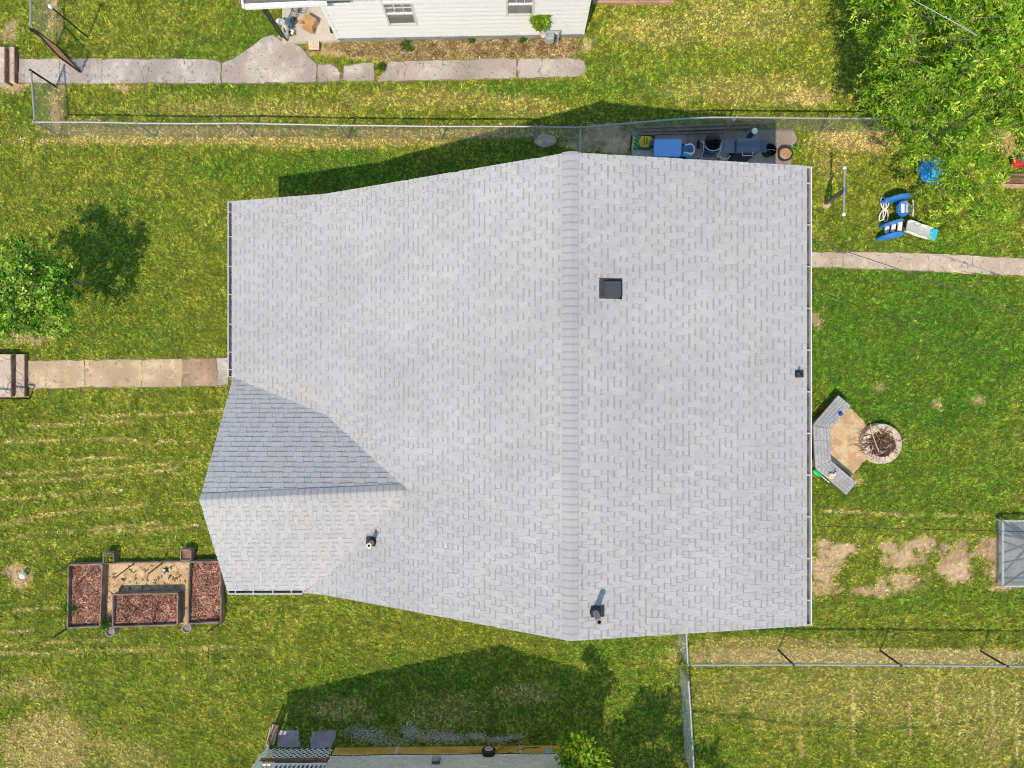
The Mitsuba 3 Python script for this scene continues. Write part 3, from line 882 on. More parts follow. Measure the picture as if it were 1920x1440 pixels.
mt = thing('porch_chair', 'dark folding chair seat beside the corner board on the white porch', 'chair')
c = G(628, 60, 0.14)
part(mt, 'seat', MB().box(c + [0.02, -.02, 0.22], (0.24, 0.2, 0.03), 0.2), 'mat_black_matt')
part(mt, 'back', MB().box(c + [-.05, .2, 0.38], (0.06, 0.22, 0.28), 0.2), 'mat_dark_grey')
for dx, dy in ((-.09, -.08), (.11, -.08), (-.09, .06), (.11, .06)):
    part(mt, 'leg', MB().tube([c + [dx, dy, 0], c + [dx, dy, 0.22]], 0.01, 5), 'mat_silver')
tb = thing('timber_bed', 'timber-edged garden bed at the top edge beside the white house', 'garden bed')
a, b = G(1112, 3, 0.15), G(1262, 3, 0.15)
part(tb, 'board', MB().beam(a + [0, 0, -.08], b + [0, 0, -.08], 0.06, 0.18), 'mat_wood_tan')
part(tb, 'board', MB().beam(a + [0, .04, -.08], a + [0, 1.2, -.08], 0.06, 0.18), 'mat_wood_tan')
part(tb, 'board', MB().beam(b + [0, .04, -.08], b + [0, 1.2, -.08], 0.06, 0.18), 'mat_wood_tan')
part(tb, 'soil', MB().prism(sbox(a[0] + .02, a[1] + .02, b[0] - .02, b[1] + 1.2), -0.02, 0.1), 'mat_soil')
OCC.append(sbox(a[0], a[1] - .03, b[0], b[1] + 1.2))

# ---------------------------------------------------------------- the tan house at the bottom edge
th_ = thing('tan_house', 'beige house with mustard foundation boards at the bottom edge', 'house')
A2, B2 = G(1052, 1400), G(627, 1404)     # along the wall, outwards = towards the camera (north)
f2 = Frame(A2, B2)
R2 = np.stack([f2.e, -f2.n, [0, 0, 1]], 1)
wk2 = part(th_, 'wall', MB().box(f2.at(f2.L / 2, 1.45, -4.0), (f2.L - 0.01, 7.98, 2.9), M=R2), 'mat_siding_tan')
siding(f2, wk2, 0.46, 2.6, 0.2, 'mat_siding_tan')
fs = [f2.L * q for q in (0.0, 0.18, 0.72, 1.0)]
for a, b in zip(fs[:-1], fs[1:]):
    part(th_, 'foundation_board', f2.box(MB(), a + 0.03, b - 0.03, -0.03, 0.455, 0.0, 0.045), 'mat_mustard')
for a in fs[1:3]:
    part(th_, 'batten', f2.box(MB(), a - 0.04, a + 0.04, -0.02, 0.45, 0.046, 0.06), 'mat_concrete_pale')
part(th_, 'skirt_trim', f2.box(MB(), 0, f2.L, 0.456, 0.52, 0.026, 0.05), 'mat_siding_white')
# gable roof, its ridge running away from the camera
y0, y1 = -10.72, -21.0
rx, rzz, lx, lz, ex_, ez = -1.47, 4.9, -7.38, 2.32, 2.1, 3.15
rb = MB()
q = [(lx, y0, lz), (rx, y0, rzz), (ex_, y0, ez), (lx, y1, lz), (rx, y1, rzz), (ex_, y1, ez)]
q = [np.array(x) for x in q] + [np.array(x) - [0, 0, .14] for x in q]
rb.add(q, [[0, 1, 4], [0, 4, 3], [1, 2, 5], [1, 5, 4], [6, 10, 7], [6, 9, 10], [7, 11, 8], [7, 10, 11], [0, 6, 7], [0, 7, 1], [1, 7, 8], [1, 8, 2], [0, 3, 9], [0, 9, 6], [2, 8, 11], [2, 11, 5]])
part(th_, 'roof', rb, 'mat_wood_grey')
gab = MB()
yw = f2.at(f2.L / 2, 0, -0.1)[1]
gab.add([(-5.4, yw, 2.85), (1.45, yw, 2.85), (rx, yw, 4.7), (-5.4, yw - .1, 2.85), (1.45, yw - .1, 2.85), (rx, yw - .1, 4.7)], [[0, 2, 1], [3, 4, 5], [0, 3, 5], [0, 5, 2], [1, 2, 5], [1, 5, 4]])
part(wk2, 'gable', gab, 'mat_siding_tan')
# porch with lattice skirt
dk = part(th_, 'deck', MB().prism(sbox(*(G(503, 1404)[0], -14.0), *(f2.at(f2.L + 0.0, 0, -0.03)[0] - .02, f2.at(f2.L, 0, -.03)[1])), 0.60, 0.68), 'mat_wood_brown')
p0, p1 = G(503, 1404), f2.at(f2.L + 0.03, 0, 0)
p0 = np.array([p0[0], p1[1] - 0.01, 0])
Lf = Frame(p1, p0)
m = MB()
for sg in (1, -1):
    for s in np.arange(-0.6, Lf.L + 0.6, 0.17):
        x0, x1 = (s, s + 0.58) if sg > 0 else (s + 0.58, s)
        dx = x1 - x0
        ta, tb2 = sorted(((0 - x0) / dx, (Lf.L - x0) / dx))
        t0, t1 = max(0, ta), min(1, tb2)
        if t1 - t0 > 0.05:
            m.beam(Lf.at(x0 + dx * t0, 0.02 + 0.58 * t0, 0.02 + 0.008 * sg), Lf.at(x0 + dx * t1, 0.02 + 0.58 * t1, 0.02 + 0.008 * sg), 0.038, 0.007, up=tuple(Lf.n))
part(dk, 'lattice', m, 'mat_white_plastic')
npl = 6
for i in range(npl):
    part(dk, 'rim_board', Lf.box(MB(), Lf.L * i / npl + .008, Lf.L * (i + 1) / npl - .008, 0.61, 0.74, 0.0, 0.05), 'mat_wood_red')
part(dk, 'railing', (lambda m: [m.beam(Lf.at(0, z, -.02), Lf.at(Lf.L, z, -.02), 0.05, 0.05) for z in (0.84, 1.5)] and [m.beam(Lf.at(s, 0.84, -.02), Lf.at(s, 1.5, -.02), 0.035, 0.035) for s in np.arange(.06, Lf.L, .13)] and m)(MB()), 'mat_white')
part(dk, 'corner_post', MB().box(Lf.at(Lf.L - .04, 1.2, -.02), (0.09, 0.09, 2.3)), 'mat_white')
OCC += [Polygon([tuple(f2.at(0, 0, .06)[:2]), tuple(f2.at(f2.L, 0, .06)[:2]), tuple(f2.at(f2.L, 0, -8)[:2]), tuple(f2.at(0, 0, -8)[:2])]), sbox(p0[0], -14, p1[0], p0[1] + .02)]
part(th_, 'downpipe', MB().tube([G(503, 1398, 0.12), G(501, 1406, 0.25), Lf.at(Lf.L + .05, 0.5, 0.06), Lf.at(Lf.L + .05, 2.3, 0.06)], 0.04, 8), 'mat_white', 40)
sb = thing('splash_block', 'long reddish splash block under the downpipe of the tan house', 'splash block')
a, b = G(516, 1359, .05), G(507, 1395, .05)
part(sb, 'trough', MB().beam(a, b, 0.20, 0.03), 'mat_wood_tan')
for s in (-.105, .105):
    part(sb, 'side', MB().beam(a + [s, 0, .04], b + [s, 0, .04], 0.03, 0.1), 'mat_concrete_pink')
OCC.append(LineString([a[:2], b[:2]]).buffer(.14))
for i, (pts, lab) in enumerate((([(522, 1369), (560, 1368), (563, 1400), (521, 1400)], 'left purple paving stone in front of the lattice'), ([(586, 1371), (630, 1369), (629, 1384), (620, 1400), (582, 1401)], 'right purple paving stone in front of the lattice'))):
    k = thing('paving_stone', lab, 'paving stone', 'purple paving stones')
    pol = rough_poly(gp(pts), 0.012, 0.12, 40 + i)
    put(k, MB().prism(pol, -0.02, 0.05), 'mat_flag')
    OCC.append(pol)
# cable, fittings
cb = thing('wall_cable', 'thin black cable sagging along the wall of the tan house', 'cable')
part(cb, 'run', MB().tube([f2.at(s, 0.50 + 0.02 * math.sin(s * 2.2), 0.062) for s in np.linspace(0.2, f2.L, 40)], 0.010, 5), 'mat_cable_black')
part(cb, 'loop', MB().tube([f2.at(2.3, .5, .07), G(938, 1405, .3), G(955, 1392, .12), G(985, 1384, .04), G(1020, 1377, .05)], 0.011, 5), 'mat_cable_black')
part(cb, 'branch', MB().tube([f2.at(1.75, .5, .07), G(966, 1410, .35), G(985, 1402, .2), G(1012, 1401, .15)], 0.010, 5), 'mat_cable_black')
part(cb, 'drop', MB().tube([f2.at(3.3, .5, .07), G(845, 1424, .55), G(823, 1431, .6)], 0.010, 5), 'mat_cable_black')
hk = thing('round_vent', 'black round wall fitting with three pale dots on the tan house', 'wall fitting')
c = f2.at(2.2, 0.46, 0.10)
Mv = np.stack([f2.e, np.cross(f2.n, f2.e), f2.n], 1)
part(hk, 'housing', MB().lathe([(0.20, -0.06), (0.205, 0.07), (0.17, 0.10), (0.15, 0.09), (0, 0.09)], c, 22, M=Mv), 'mat_black', 40)
part(hk, 'face', MB().lathe([(0.13, 0.092), (0.12, 0.104), (0, 0.104)], c, 20, M=Mv), 'mat_stone', 40)
for s in (-.065, 0, .065):
    part(hk, 'opening', MB().lathe([(0.022, 0.105), (0.02, 0.110), (0, 0.110)], c + f2.e * s, 10, M=Mv), 'mat_black')
el = thing('utility_meter', 'blue-grey utility meter by the bush at the corner of the tan house', 'meter')
c = G(1026, 1404, .0)
part(el, 'body', MB().box(c + [0, 0.05, .32], (0.24, 0.18, 0.34), bev=0.04), 'mat_meter', 30)
part(el, 'cap', MB().lathe([(0.08, 0.48), (0.075, 0.54), (0.03, 0.57), (0, .57)], c + [0, .05, 0], 14), 'mat_grey_plastic', 40)
for s in (-.1, .1):
    part(el, 'pipe', MB().tube([c + [s, .05, 0], c + [s, .05, .3]], 0.025, 6), 'mat_meter')
bl = thing('wall_box', 'grey electrical box on the wall of the tan house', 'electrical box')
part(bl, 'case', f2.box(MB(), 3.62, 3.85, 0.72, 1.0, .03, .12), 'mat_dark_grey')
part(bl, 'lid', f2.box(MB(), 3.635, 3.835, 0.735, .985, .121, .128), 'mat_meter')
# white stones along the wall
stn = thing('white_stones', 'scattered white stones on the shaded ground beside the tan house', 'stones', kind='stuff')
m = MB()
ico = trimesh.creation.icosphere(0, 1.0)
cl = [(668, 1372, 26, 13, 60), (700, 1380, 30, 14, 110), (770, 1370, 18, 14, 110), (815, 1380, 34, 12, 130), (850, 1384, 24, 9, 60), (895, 1380, 16, 8, 60), (930, 1386, 18, 7, 60), (965, 1382, 20, 6, 50), (735, 1392, 40, 8, 50)]
for px, py, sx_, sy_, n in cl:
    for _ in range(n * 4):
        q = G(px + R.normal(0, sx_ * .6), py + R.normal(0, sy_ * .6))
        s = R.uniform(.008, .024)
        m.add(ico.vertices * [s, s * R.uniform(.7, 1), s * .6] + q + [0, 0, .015], ico.faces)
put(stn, m, 'mat_pebble')

# ---------------------------------------------------------------- things on the patio
mb_ = thing('mulch_bag', 'green and yellow printed bag lying on the patio beside the blue wagon', 'bag')
cs_ = [G(1184, 252, .1), G(1229, 252, .1), G(1227, 281, .1), G(1181, 279, .1)]
nu, nv = 37, 25
vv, cc = [], []
for j in range(nv):
    for i in range(nu):
        u, v_ = i / (nu - 1), j / (nv - 1)
        q = (cs_[0] * (1 - u) + cs_[1] * u) * (1 - v_) + (cs_[3] * (1 - u) + cs_[2] * u) * v_
        bulge = (max(0, math.sin(math.pi * u)) * max(0, math.sin(math.pi * v_))) ** 0.5
        z = 0.02 + 0.15 * bulge + 0.012 * math.sin(u * 21 + 3 * v_) * math.sin(v_ * 13)
        vv.append([q[0], q[1] + 0.012 * math.sin(u * 17) * abs(v_ - .5), z])
        col = (0.015, 0.13, 0.07)
        if (0.36 + .05 * math.sin(v_ * 9)) < u < (0.80 + .04 * math.sin(v_ * 7)) and 0.10 < v_ < 0.86:
            col = (0.62, 0.42, 0.02)
            if (u > .5 and u < .56 and .2 < v_ < .75) or (.62 < u < .68 and .25 < v_ < .7):
                col = (0.25, 0.13, 0.02)
        elif u > 0.84:
            col = (0.02, 0.02, 0.06) if (u + v_) % .3 > .08 else (0.5, 0.3, 0.2)
        elif u < .14 and .06 < u:
            col = (0.5, 0.4, 0.12)
        elif u < .06:
            col = (0.05, 0.02, 0.02)
        elif .16 < u < .34 and (i * 7 + j * 5) % 6 == 0:
            col = (0.35, 0.5, 0.45)
        cc.append(col)
ff = [[j * nu + i, (j + 1) * nu + i, (j + 1) * nu + i + 1, j * nu + i + 1] for j in range(nv - 1) for i in range(nu - 1)]
put(mb_, (np.array(vv), np.array(ff)), 'mat_print', True, color=np.array(cc))

wg = thing('blue_wagon', 'blue plastic wagon with a white looped handle on the patio', 'wagon')
c = G(1252, 276.5, .45)
lid = Polygon(gp([(1227, 261), (1279, 261), (1277, 293), (1226, 293)], .45)).buffer(-.05).buffer(.05)
part(wg, 'body', MB().prism(lid.buffer(-.04), 0.1, .40), 'mat_blue')
part(wg, 'lid', (lambda m: m.prism(lid, .40, .44).prism(lid.buffer(-.02), .4402, .455))(MB()), 'mat_blue_lid')
c = G(1289, 280, .3)
part(wg, 'tray', MB().box(c + [0, .07, 0], (.32, .10, .06), bev=.015), 'mat_blue')
part(wg, 'tray', MB().box(c + [0, -.15, 0], (.32, .12, .06), bev=.015), 'mat_cyan')
th = np.linspace(-np.pi / 2, np.pi / 2, 14)
part(wg, 'handle', MB().tube([c + [-.12, -.12, .1]] + [c + [.06 + .12 * math.cos(t), -.03 + .15 * math.sin(t), .12] for t in th] + [c + [-.1, .1, .1]], 0.022, 7), 'mat_white_plastic', 40)
for dx, dy in ((-.55, .18), (-.1, .18), (-.55, -.2), (-.1, -.2)):
    part(wg, 'wheel', MB().mesh(trimesh.creation.cylinder(.1, .06, sections=16), np.array([[1, 0, 0, c[0] + dx], [0, 0, 1, c[1] + dy], [0, 1, 0, .1], [0, 0, 0, 1.]])), 'mat_black', 40)

sr = thing('stroller', 'black baby stroller with silver frame parked between the blue wagon and the barbecue', 'stroller')
c = G(1334, 275, .5); c[2] = 0
part(sr, 'seat', MB().lathe([(0, .38), (.14, .40), (.20, .52), (.215, .66), (.205, .66), (.19, .52), (.12, .43), (0, .42)], c + [0, .03, 0], 18), 'mat_black_matt', 40)
cn = trimesh.creation.icosphere(2, .24)
cn.vertices[:, 2] = np.maximum(cn.vertices[:, 2], -.02)
keep = cn.vertices[cn.faces].mean(1)[:, 1] > -.02
part(sr, 'canopy', MB().add(cn.vertices * [1, .95, 1.2] + c + [0, .10, .62], cn.faces[keep]), 'mat_black', True)
th = np.linspace(np.pi * 1.05, np.pi * 1.95, 14)
part(sr, 'bumper_bar', MB().tube([c + [.25 * math.cos(t), .02 + .2 * math.sin(t), .68] for t in th], .015, 6), 'mat_silver', 40)
for s in (-1, 1):
    part(sr, 'frame', MB().tube([c + [s * .26, .26, .25], c + [s * .28, .08, .7], c + [s * .25, -.14, .55], c + [s * .24, -.34, .12]], .014, 6), 'mat_silver', 40)
    for y, r in ((.2, .10), (-.32, .08)):
        part(sr, 'wheel', MB().mesh(trimesh.creation.torus(r, .028, 18, 8), np.array([[0, 0, 1, c[0] + s * .29], [0, 1, 0, c[1] + y], [-1, 0, 0, r + .03], [0, 0, 0, 1.]])), 'mat_black', True)
part(sr, 'basket', MB().box(c + [0, 0, .22], (.4, .42, .12), bev=.04), 'mat_navy')
part(sr, 'tray', MB().box(c + [.02, -.17, .60], (.3, .10, .05), bev=.02), 'mat_navy')

gr = thing('barbecue', 'dark blue-grey gas barbecue with side shelves and silver handle on the patio', 'barbecue')
c = G(1402, 272, .95); c[2] = 0
ld = MB()
n = 12
tt = np.linspace(0, np.pi, n)
pv = [[x, .22 * math.cos(t), .86 + .20 * math.sin(t)] for x in (-.33, .33) for t in tt]
ld.hull(np.array(pv) + c)
part(gr, 'lid', ld, 'mat_grill', 30)
part(gr, 'firebox', MB().box(c + [0, 0, .78], (.64, .42, .16), bev=.02), 'mat_black')
part(gr, 'cabinet', MB().box(c + [0, 0, .38], (.58, .40, .62), bev=.01), 'mat_black_matt')
part(gr, 'shelf', MB().box(c + [-.50, -.02, .86], (.30, .36, .03), bev=.01), 'mat_grill_shelf')
part(gr, 'shelf', MB().box(c + [.46, .0, .86], (.24, .36, .03), bev=.01), 'mat_grill')
part(gr, 'handle', MB().tube([c + [-.16, -.20, .94], c + [-.15, -.30, .93], c + [.15, -.30, .93], c + [.16, -.20, .94]], .016, 7), 'mat_silver', 40)
for x, y in ((-.26, -.18), (.26, -.18), (-.26, .18), (.26, .18)):
    part(gr, 'leg', MB().box(c + [x, y, .04], (.04, .04, .10)), 'mat_black')
th = np.linspace(np.pi * 1.1, np.pi * 1.9, 10)
part(gr, 'tool_rack', MB().tube([c + [-.62 + .16 * math.cos(t), -.22 + .14 * math.sin(t), .8] for t in th], .014, 6), 'mat_silver', 40)
part(gr, 'hose', MB().tube([c + [.3, .2, .5], c + [.34, .3, .3], c + [.25, .34, .08]], .012, 6), 'mat_black')
bk = thing('black_bucket', 'round black bucket tucked under the end of the barbecue shelf', 'bucket')
c = G(1444, 281, .3); c[2] = 0
part(bk, 'tub', MB().lathe([(0, .02), (.15, .02), (.19, .30), (.20, .31), (.18, .30), (.14, .05), (0, .05)], c, 24), 'mat_black', 40)
part(bk, 'handle', MB().tube([c + [.2 * math.cos(t), -.05 + .02 * math.sin(t), .3 + .1 * math.sin(t)] for t in np.linspace(0, np.pi, 10)], .006, 5), 'mat_silver')
pc_ = thing('paint_can', 'small white-lidded can standing behind the barbecue', 'can')
c = G(1415.5, 245, .55); c[2] = 0
part(pc_, 'can', MB().lathe([(0, .0), (.085, 0), (.085, .50), (.08, .51)], c, 20), 'mat_navy', 40)
part(pc_, 'lid', MB().lathe([(.088, .50), (.088, .54), (.07, .555), (0, .56)], c, 20), 'mat_white', 40)
pt = thing('round_planter', 'round dark-rimmed planter with a weedy plant at the end of the patio', 'planter')
c = G(1473, 288, .2); c[2] = 0
part(pt, 'pot', MB().lathe([(0, .0), (.17, 0), (.22, .20), (.23, .22), (.185, .22), (.18, .15)], c, 24), 'mat_black_matt', 40)
part(pt, 'soil', MB().lathe([(.182, .16), (.1, .175), (0, .18)], c, 20), 'mat_wood_tan', 40)
OCC.append(Point(c[0], c[1]).buffer(.22))
rk = thing('flat_rock', 'flat grey rock on the shaded grass beside the long fence', 'rock')
c = G(1022, 265)
m = trimesh.creation.icosphere(3, 1.0)
nv_ = meshkit.fbm(m.vertices * 1.6 + 4.2, 3)[:, None]
m.vertices = m.vertices * (0.75 + .5 * nv_) * [.34, .20, .13]
put(rk, MB().add(m.vertices + c + [0, 0, .03], m.faces), 'mat_stone', True)
for i in range(3):
    k = thing('edging_board', ['upper weathered board lying along the fence behind the patio', 'middle weathered board lying along the fence behind the patio', 'lower weathered board lying along the fence behind the patio'][i], 'board', 'boards along the patio fence')
    put(k, MB().beam(G(1192 + 4 * i, 240 + 6 * i, .08), G(1458 - 50 * i, 230 + 9 * i, .08), .045, .07), 'mat_wood_brown')

# ---------------------------------------------------------------- back lawn: clothes post, play things
tp = thing('clothes_post', 'grey T-shaped clothes post on the back lawn beside the house', 'clothes post')
b = G(1547, 382); t_ = b + [0, 0, 1.62]
tx = G(1583, 357, 1.62)
part(tp, 'post', MB().beam(b - [0, 0, .05], tx, .09, .09), 'mat_dark_grey')
part(tp, 'footing', MB().lathe([(.13, -.02), (.12, .06), (0, .07)], b + [.03, -.03, 0], 14), 'mat_concrete_tan', 40)
a, c = G(1583.5, 315, 1.66), G(1582, 402, 1.66)
part(tp, 'crossbar', MB().tube([a, c], .033, 10), 'mat_galvanised', 40)
part(tp, 'bracket', MB().box(tx + [0, 0, .03], (.12, .16, .08), bev=.01), 'mat_dark_grey')
for q in (a, c):
    part(tp, 'end_cap', MB().mesh(trimesh.creation.icosphere(1, .055), np.array([[1, 0, 0, q[0]], [0, 1, 0, q[1]], [0, 0, 1, q[2]], [0, 0, 0, 1.]])), 'mat_white', True)

ps = thing('toddler_climber', 'blue plastic toddler climber with white steps and grey slide on the back lawn', 'climbing frame')


def side_panel(p, q, h0, h1, mat, w=.09):
    """An upright moulded side from p to q, its top edge bulging up and rounded."""
    m = MB()
    d = q - p
    L = np.linalg.norm(d[:2])
    e = d / L
    s = np.array([-e[1], e[0], 0])
    pts = []
    for t in np.linspace(0, 1, 9):
        h = h0 + (h1 - h0) * math.sin(math.pi * min(1, t * 1.05)) ** .7
        ww = w * (.45 + .55 * math.sin(math.pi * t) ** .6)
        pts.append([p + d * t - s * ww / 2, p + d * t + s * ww / 2, p + d * t + s * ww / 3 + [0, 0, h], p + d * t - s * ww / 3 + [0, 0, h]])
    for A, B in zip(pts[:-1], pts[1:]):
        m.hull(A + B)
    part(ps, 'side_panel', m, mat)


z = .0
side_panel(G(1666, 372, .55) * [1, 1, 0], G(1716, 363, .55) * [1, 1, 0], .35, .62, 'mat_blue', .16)
side_panel(G(1664, 419, .55) * [1, 1, 0], G(1703, 410, .55) * [1, 1, 0], .35, .62, 'mat_blue', .12)
side_panel(G(1656, 443, .5) * [1, 1, 0], G(1706, 434, .5) * [1, 1, 0], .30, .55, 'mat_blue', .15)
for i, x in enumerate((1664, 1676, 1688)):
    a, b = G(x, 419 - 2 * i, .15 + .13 * i), G(x - 2, 438 - 2 * i, .15 + .13 * i)
    part(ps, 'step', MB().beam(a, b, .12, .05), 'mat_white_plastic')
    part(ps, 'riser', MB().beam(a + [.07, 0, -.08], b + [.07, 0, -.08], .03, .14), 'mat_blue_deep')
c = G(1693, 391, .4)
part(ps, 'platform', MB().lathe([(.0, -.05), (.21, -.05), (.225, .0), (.20, .06), (.15, .03), (0, .02)], c, 20, M=np.diag([.9, 1.1, 1])), 'mat_blue', 40)
part(ps, 'seat', MB().box(c + [-.04, 0, .06], (.11, .28, .05), bev=.02), 'mat_white_plastic')
part(ps, 'seat', MB().box(c + [.09, 0, .05], (.07, .26, .05), bev=.02), 'mat_grey_plastic')
part(ps, 'grip', MB().tube([c + [.23 + .03 * math.cos(t), .24 * math.sin(t), .1] for t in np.linspace(-1.5, 1.5, 10)], .018, 6), 'mat_white_plastic')
sl_ = MB()
path = [(1700, 424, .52), (1710, 427, .46), (1722, 432, .28), (1735, 436, .16), (1742, 438, .10)]
for (x0, y0_, z0), (x1, y1_, z1) in zip(path[:-1], path[1:]):
    a, b = G(x0, y0_, z0), G(x1, y1_, z1)
    sl_.beam(a, b, .30, .03)
part(ps, 'slide', sl_, 'mat_grey_plastic')
for sg in (-1, 1):
    m = MB()
    for (x0, y0_, z0), (x1, y1_, z1) in zip(path[:-1], path[1:]):
        a, b = G(x0, y0_, z0), G(x1, y1_, z1)
        o = np.array([.1, .30, 0]) * .53 * sg
        m.beam(a + o + [0, 0, .04], b + o + [0, 0, .04], .035, .10)
    part(ps, 'slide_rail', m, 'mat_white_plastic')
a = G(1746, 439, .08)
part(ps, 'slide_end', MB().box(a + [.03, 0, 0], (.30, .36, .05), -.25, bev=.02), 'mat_cyan')
bo = thing('white_rope_toy', 'white looped rope toy lying on the grass beside the blue climber', 'rope toy')
c = G(1658, 393, .06)
for i, ang in enumerate((1.25, 1.75, 4.3, 4.75)):
    L = .38
    u = np.array([math.cos(ang), math.sin(ang), 0]); w_ = np.array([-u[1], u[0], 0])
    part(bo, 'loop', MB().tube([c + u * L * (.5 - .5 * math.cos(t)) + w_ * .075 * math.sin(t) + [0, 0, .02 * i] for t in np.linspace(0, 2 * np.pi, 20, endpoint=False)], .019, 6, closed=True), 'mat_white_plastic', 40)
part(bo, 'knot', MB().mesh(trimesh.creation.icosphere(2, .06), np.array([[1, 0, 0, c[0]], [0, 1, 0, c[1]], [0, 0, .7, c[2] + .03], [0, 0, 0, 1.]])), 'mat_white_plastic', True)
wt = thing('water_table', 'round blue plastic water table under the large tree', 'water table')
c = G(1748, 320, .4); c[2] = 0
part(wt, 'rim', MB().mesh(trimesh.creation.torus(.38, .05, 32, 10), np.array([[1, 0, 0, c[0]], [0, 1, 0, c[1]], [0, 0, .8, .42], [0, 0, 0, 1.]])), 'mat_blue', True)
part(wt, 'basin', MB().lathe([(.36, .42), (.3, .34), (0, .32)], c, 24), 'mat_cyan', 40)
part(wt, 'tower', MB().lathe([(.11, .32), (.09, .5), (0, .52)], c + [.0, .02, 0], 14), 'mat_cyan', 40)
for t in (0.5, 2.6, 4.7):
    part(wt, 'leg', MB().tube([c + [.3 * math.cos(t), .3 * math.sin(t), 0], c + [.3 * math.cos(t), .3 * math.sin(t), .36]], .035, 8), 'mat_blue')
rt = thing('red_ride_on', 'red ride-on toy with a dark blue seat at the right edge', 'toy car')
c = G(1912, 300, .3); c[2] = 0
part(rt, 'body', MB().box(c + [.1, -.04, .2], (.50, .26, .2), bev=.06), 'mat_red', 30)
part(rt, 'seat', MB().box(c + [.06, .05, .32], (.26, .2, .08), bev=.03), 'mat_navy', 30)
part(rt, 'bumper', MB().tube([c + [-.2, -.14, .2], c + [0, -.2, .22], c + [.3, -.18, .22]], .035, 7), 'mat_red', 40)
for dx, dy in ((-.08, .12), (.24, .12), (-.08, -.16), (.24, -.16)):
    part(rt, 'wheel', MB().mesh(trimesh.creation.cylinder(.08, .05, sections=14), np.array([[1, 0, 0, c[0] + dx], [0, 0, 1, c[1] + dy], [0, 1, 0, .08], [0, 0, 0, 1.]])), 'mat_black', 40)
eb = thing('plank_bed', 'low plank-edged bed at the right edge below the red toy', 'garden bed')
a, b = G(1876, 347, .12), G(1960, 350, .12)
part(eb, 'board', MB().beam(a - [0, 0, .05], b - [0, 0, .05], .09, .14), 'mat_wood_tan')
part(eb, 'board', MB().beam(a + [0, .34, -.05], b + [0, .34, -.05], .05, .14), 'mat_wood_brown')
part(eb, 'board', MB().beam(a + [.02, .03, -.05], a + [.02, .32, -.05], .05, .14), 'mat_wood_brown')
part(eb, 'soil', MB().prism(sbox(a[0] + .03, a[1] + .02, b[0], b[1] + .3), -.02, .06), 'mat_soil')
OCC.append(sbox(a[0], a[1] - .03, b[0], b[1] + .36))

# ---------------------------------------------------------------- fire pit corner
bn = thing('plank_bench', 'long angled grey plank bench wrapping the sand pad beside the house', 'bench')
HB = .43
inner = [G(x, y, HB)[:2] for x, y in ((1596, 761), (1556, 805), (1559, 864), (1606, 905))]
outer = [G(x, y, HB)[:2] for x, y in ((1572, 741), (1524, 796), (1529, 878), (1587, 928))]
NP = 5
for s in range(3):
    cuts = (0.0, 0.37, 1.0) if s == 1 else (0.0, 1.0)
    for j in range(NP):
        for c0, c1 in zip(cuts[:-1], cuts[1:]):
            def pt_(k, w): return inner[k] * (1 - w) + outer[k] * w
            q = [pt_(s, j / NP), pt_(s, (j + 1) / NP), pt_(s + 1, (j + 1) / NP), pt_(s + 1, j / NP)]
            q = [q[0] * (1 - c0) + q[3] * c0, q[1] * (1 - c0) + q[2] * c0, q[1] * (1 - c1) + q[2] * c1, q[0] * (1 - c1) + q[3] * c1]
            part(bn, 'plank', MB().prism(Polygon([tuple(x) for x in q]).buffer(-.004, join_style=2), HB - .04, HB + R.uniform(-.003, .003)), 'mat_wood_grey')
for s in range(3):
    m = MB()
    for w in (.12, .88):
        a = np.append(inner[s] * (1 - w) + outer[s] * w, HB - .11); b = np.append(inner[s + 1] * (1 - w) + outer[s + 1] * w, HB - .11)
        m.beam(a + (b - a) * .02, a + (b - a) * .98, .05, .13)
    part(bn, 'apron', m, 'mat_wood_brown')
    for t in (.12, .88):
        for w in (.2, .8):
            q = (inner[s] * (1 - w) + outer[s] * w) * (1 - t) + (inner[s + 1] * (1 - w) + outer[s + 1] * w) * t
            part(bn, 'leg', MB().box((q[0], q[1], (HB - .18) / 2 - .02), (.09, .09, HB - .15)), 'mat_wood_brown')
OCC.append(Polygon([tuple(x) for x in inner] + [tuple(x) for x in outer[::-1]]).buffer(-.05))
fp = thing('fire_pit', 'round stone fire pit full of dry sticks on the back lawn', 'fire pit')
c = G(1653, 832, .2); c[2] = 0
NB = 16
for i in range(NB):
    for lay, (zz, rr) in enumerate(((.0, .62), (.12, .60))):
        t0 = 2 * np.pi * (i + .5 * lay) / NB + .012; t1 = 2 * np.pi * (i + 1 + .5 * lay) / NB - .012
        pts = [(c[0] + r * math.cos(t), c[1] + r * math.sin(t)) for r, ts in ((rr, (t0, (t0 + t1) / 2, t1)), (rr - .20, (t1, (t0 + t1) / 2, t0))) for t in ts]
        part(fp, 'block', MB().prism(Polygon(pts), zz + (.0 if lay == 0 else .003), zz + .12 + R.uniform(-.006, .006)), 'mat_stone')
part(fp, 'ash_bed', MB().lathe([(.46, .0), (.44, .10), (.2, .13), (0, .14)], c, 20), 'mat_soil', 40)
OCC.append(Point(c[0], c[1]).buffer(.62))
fw = thing('firewood', 'heap of dry sticks and branches piled in the stone fire pit', 'sticks')
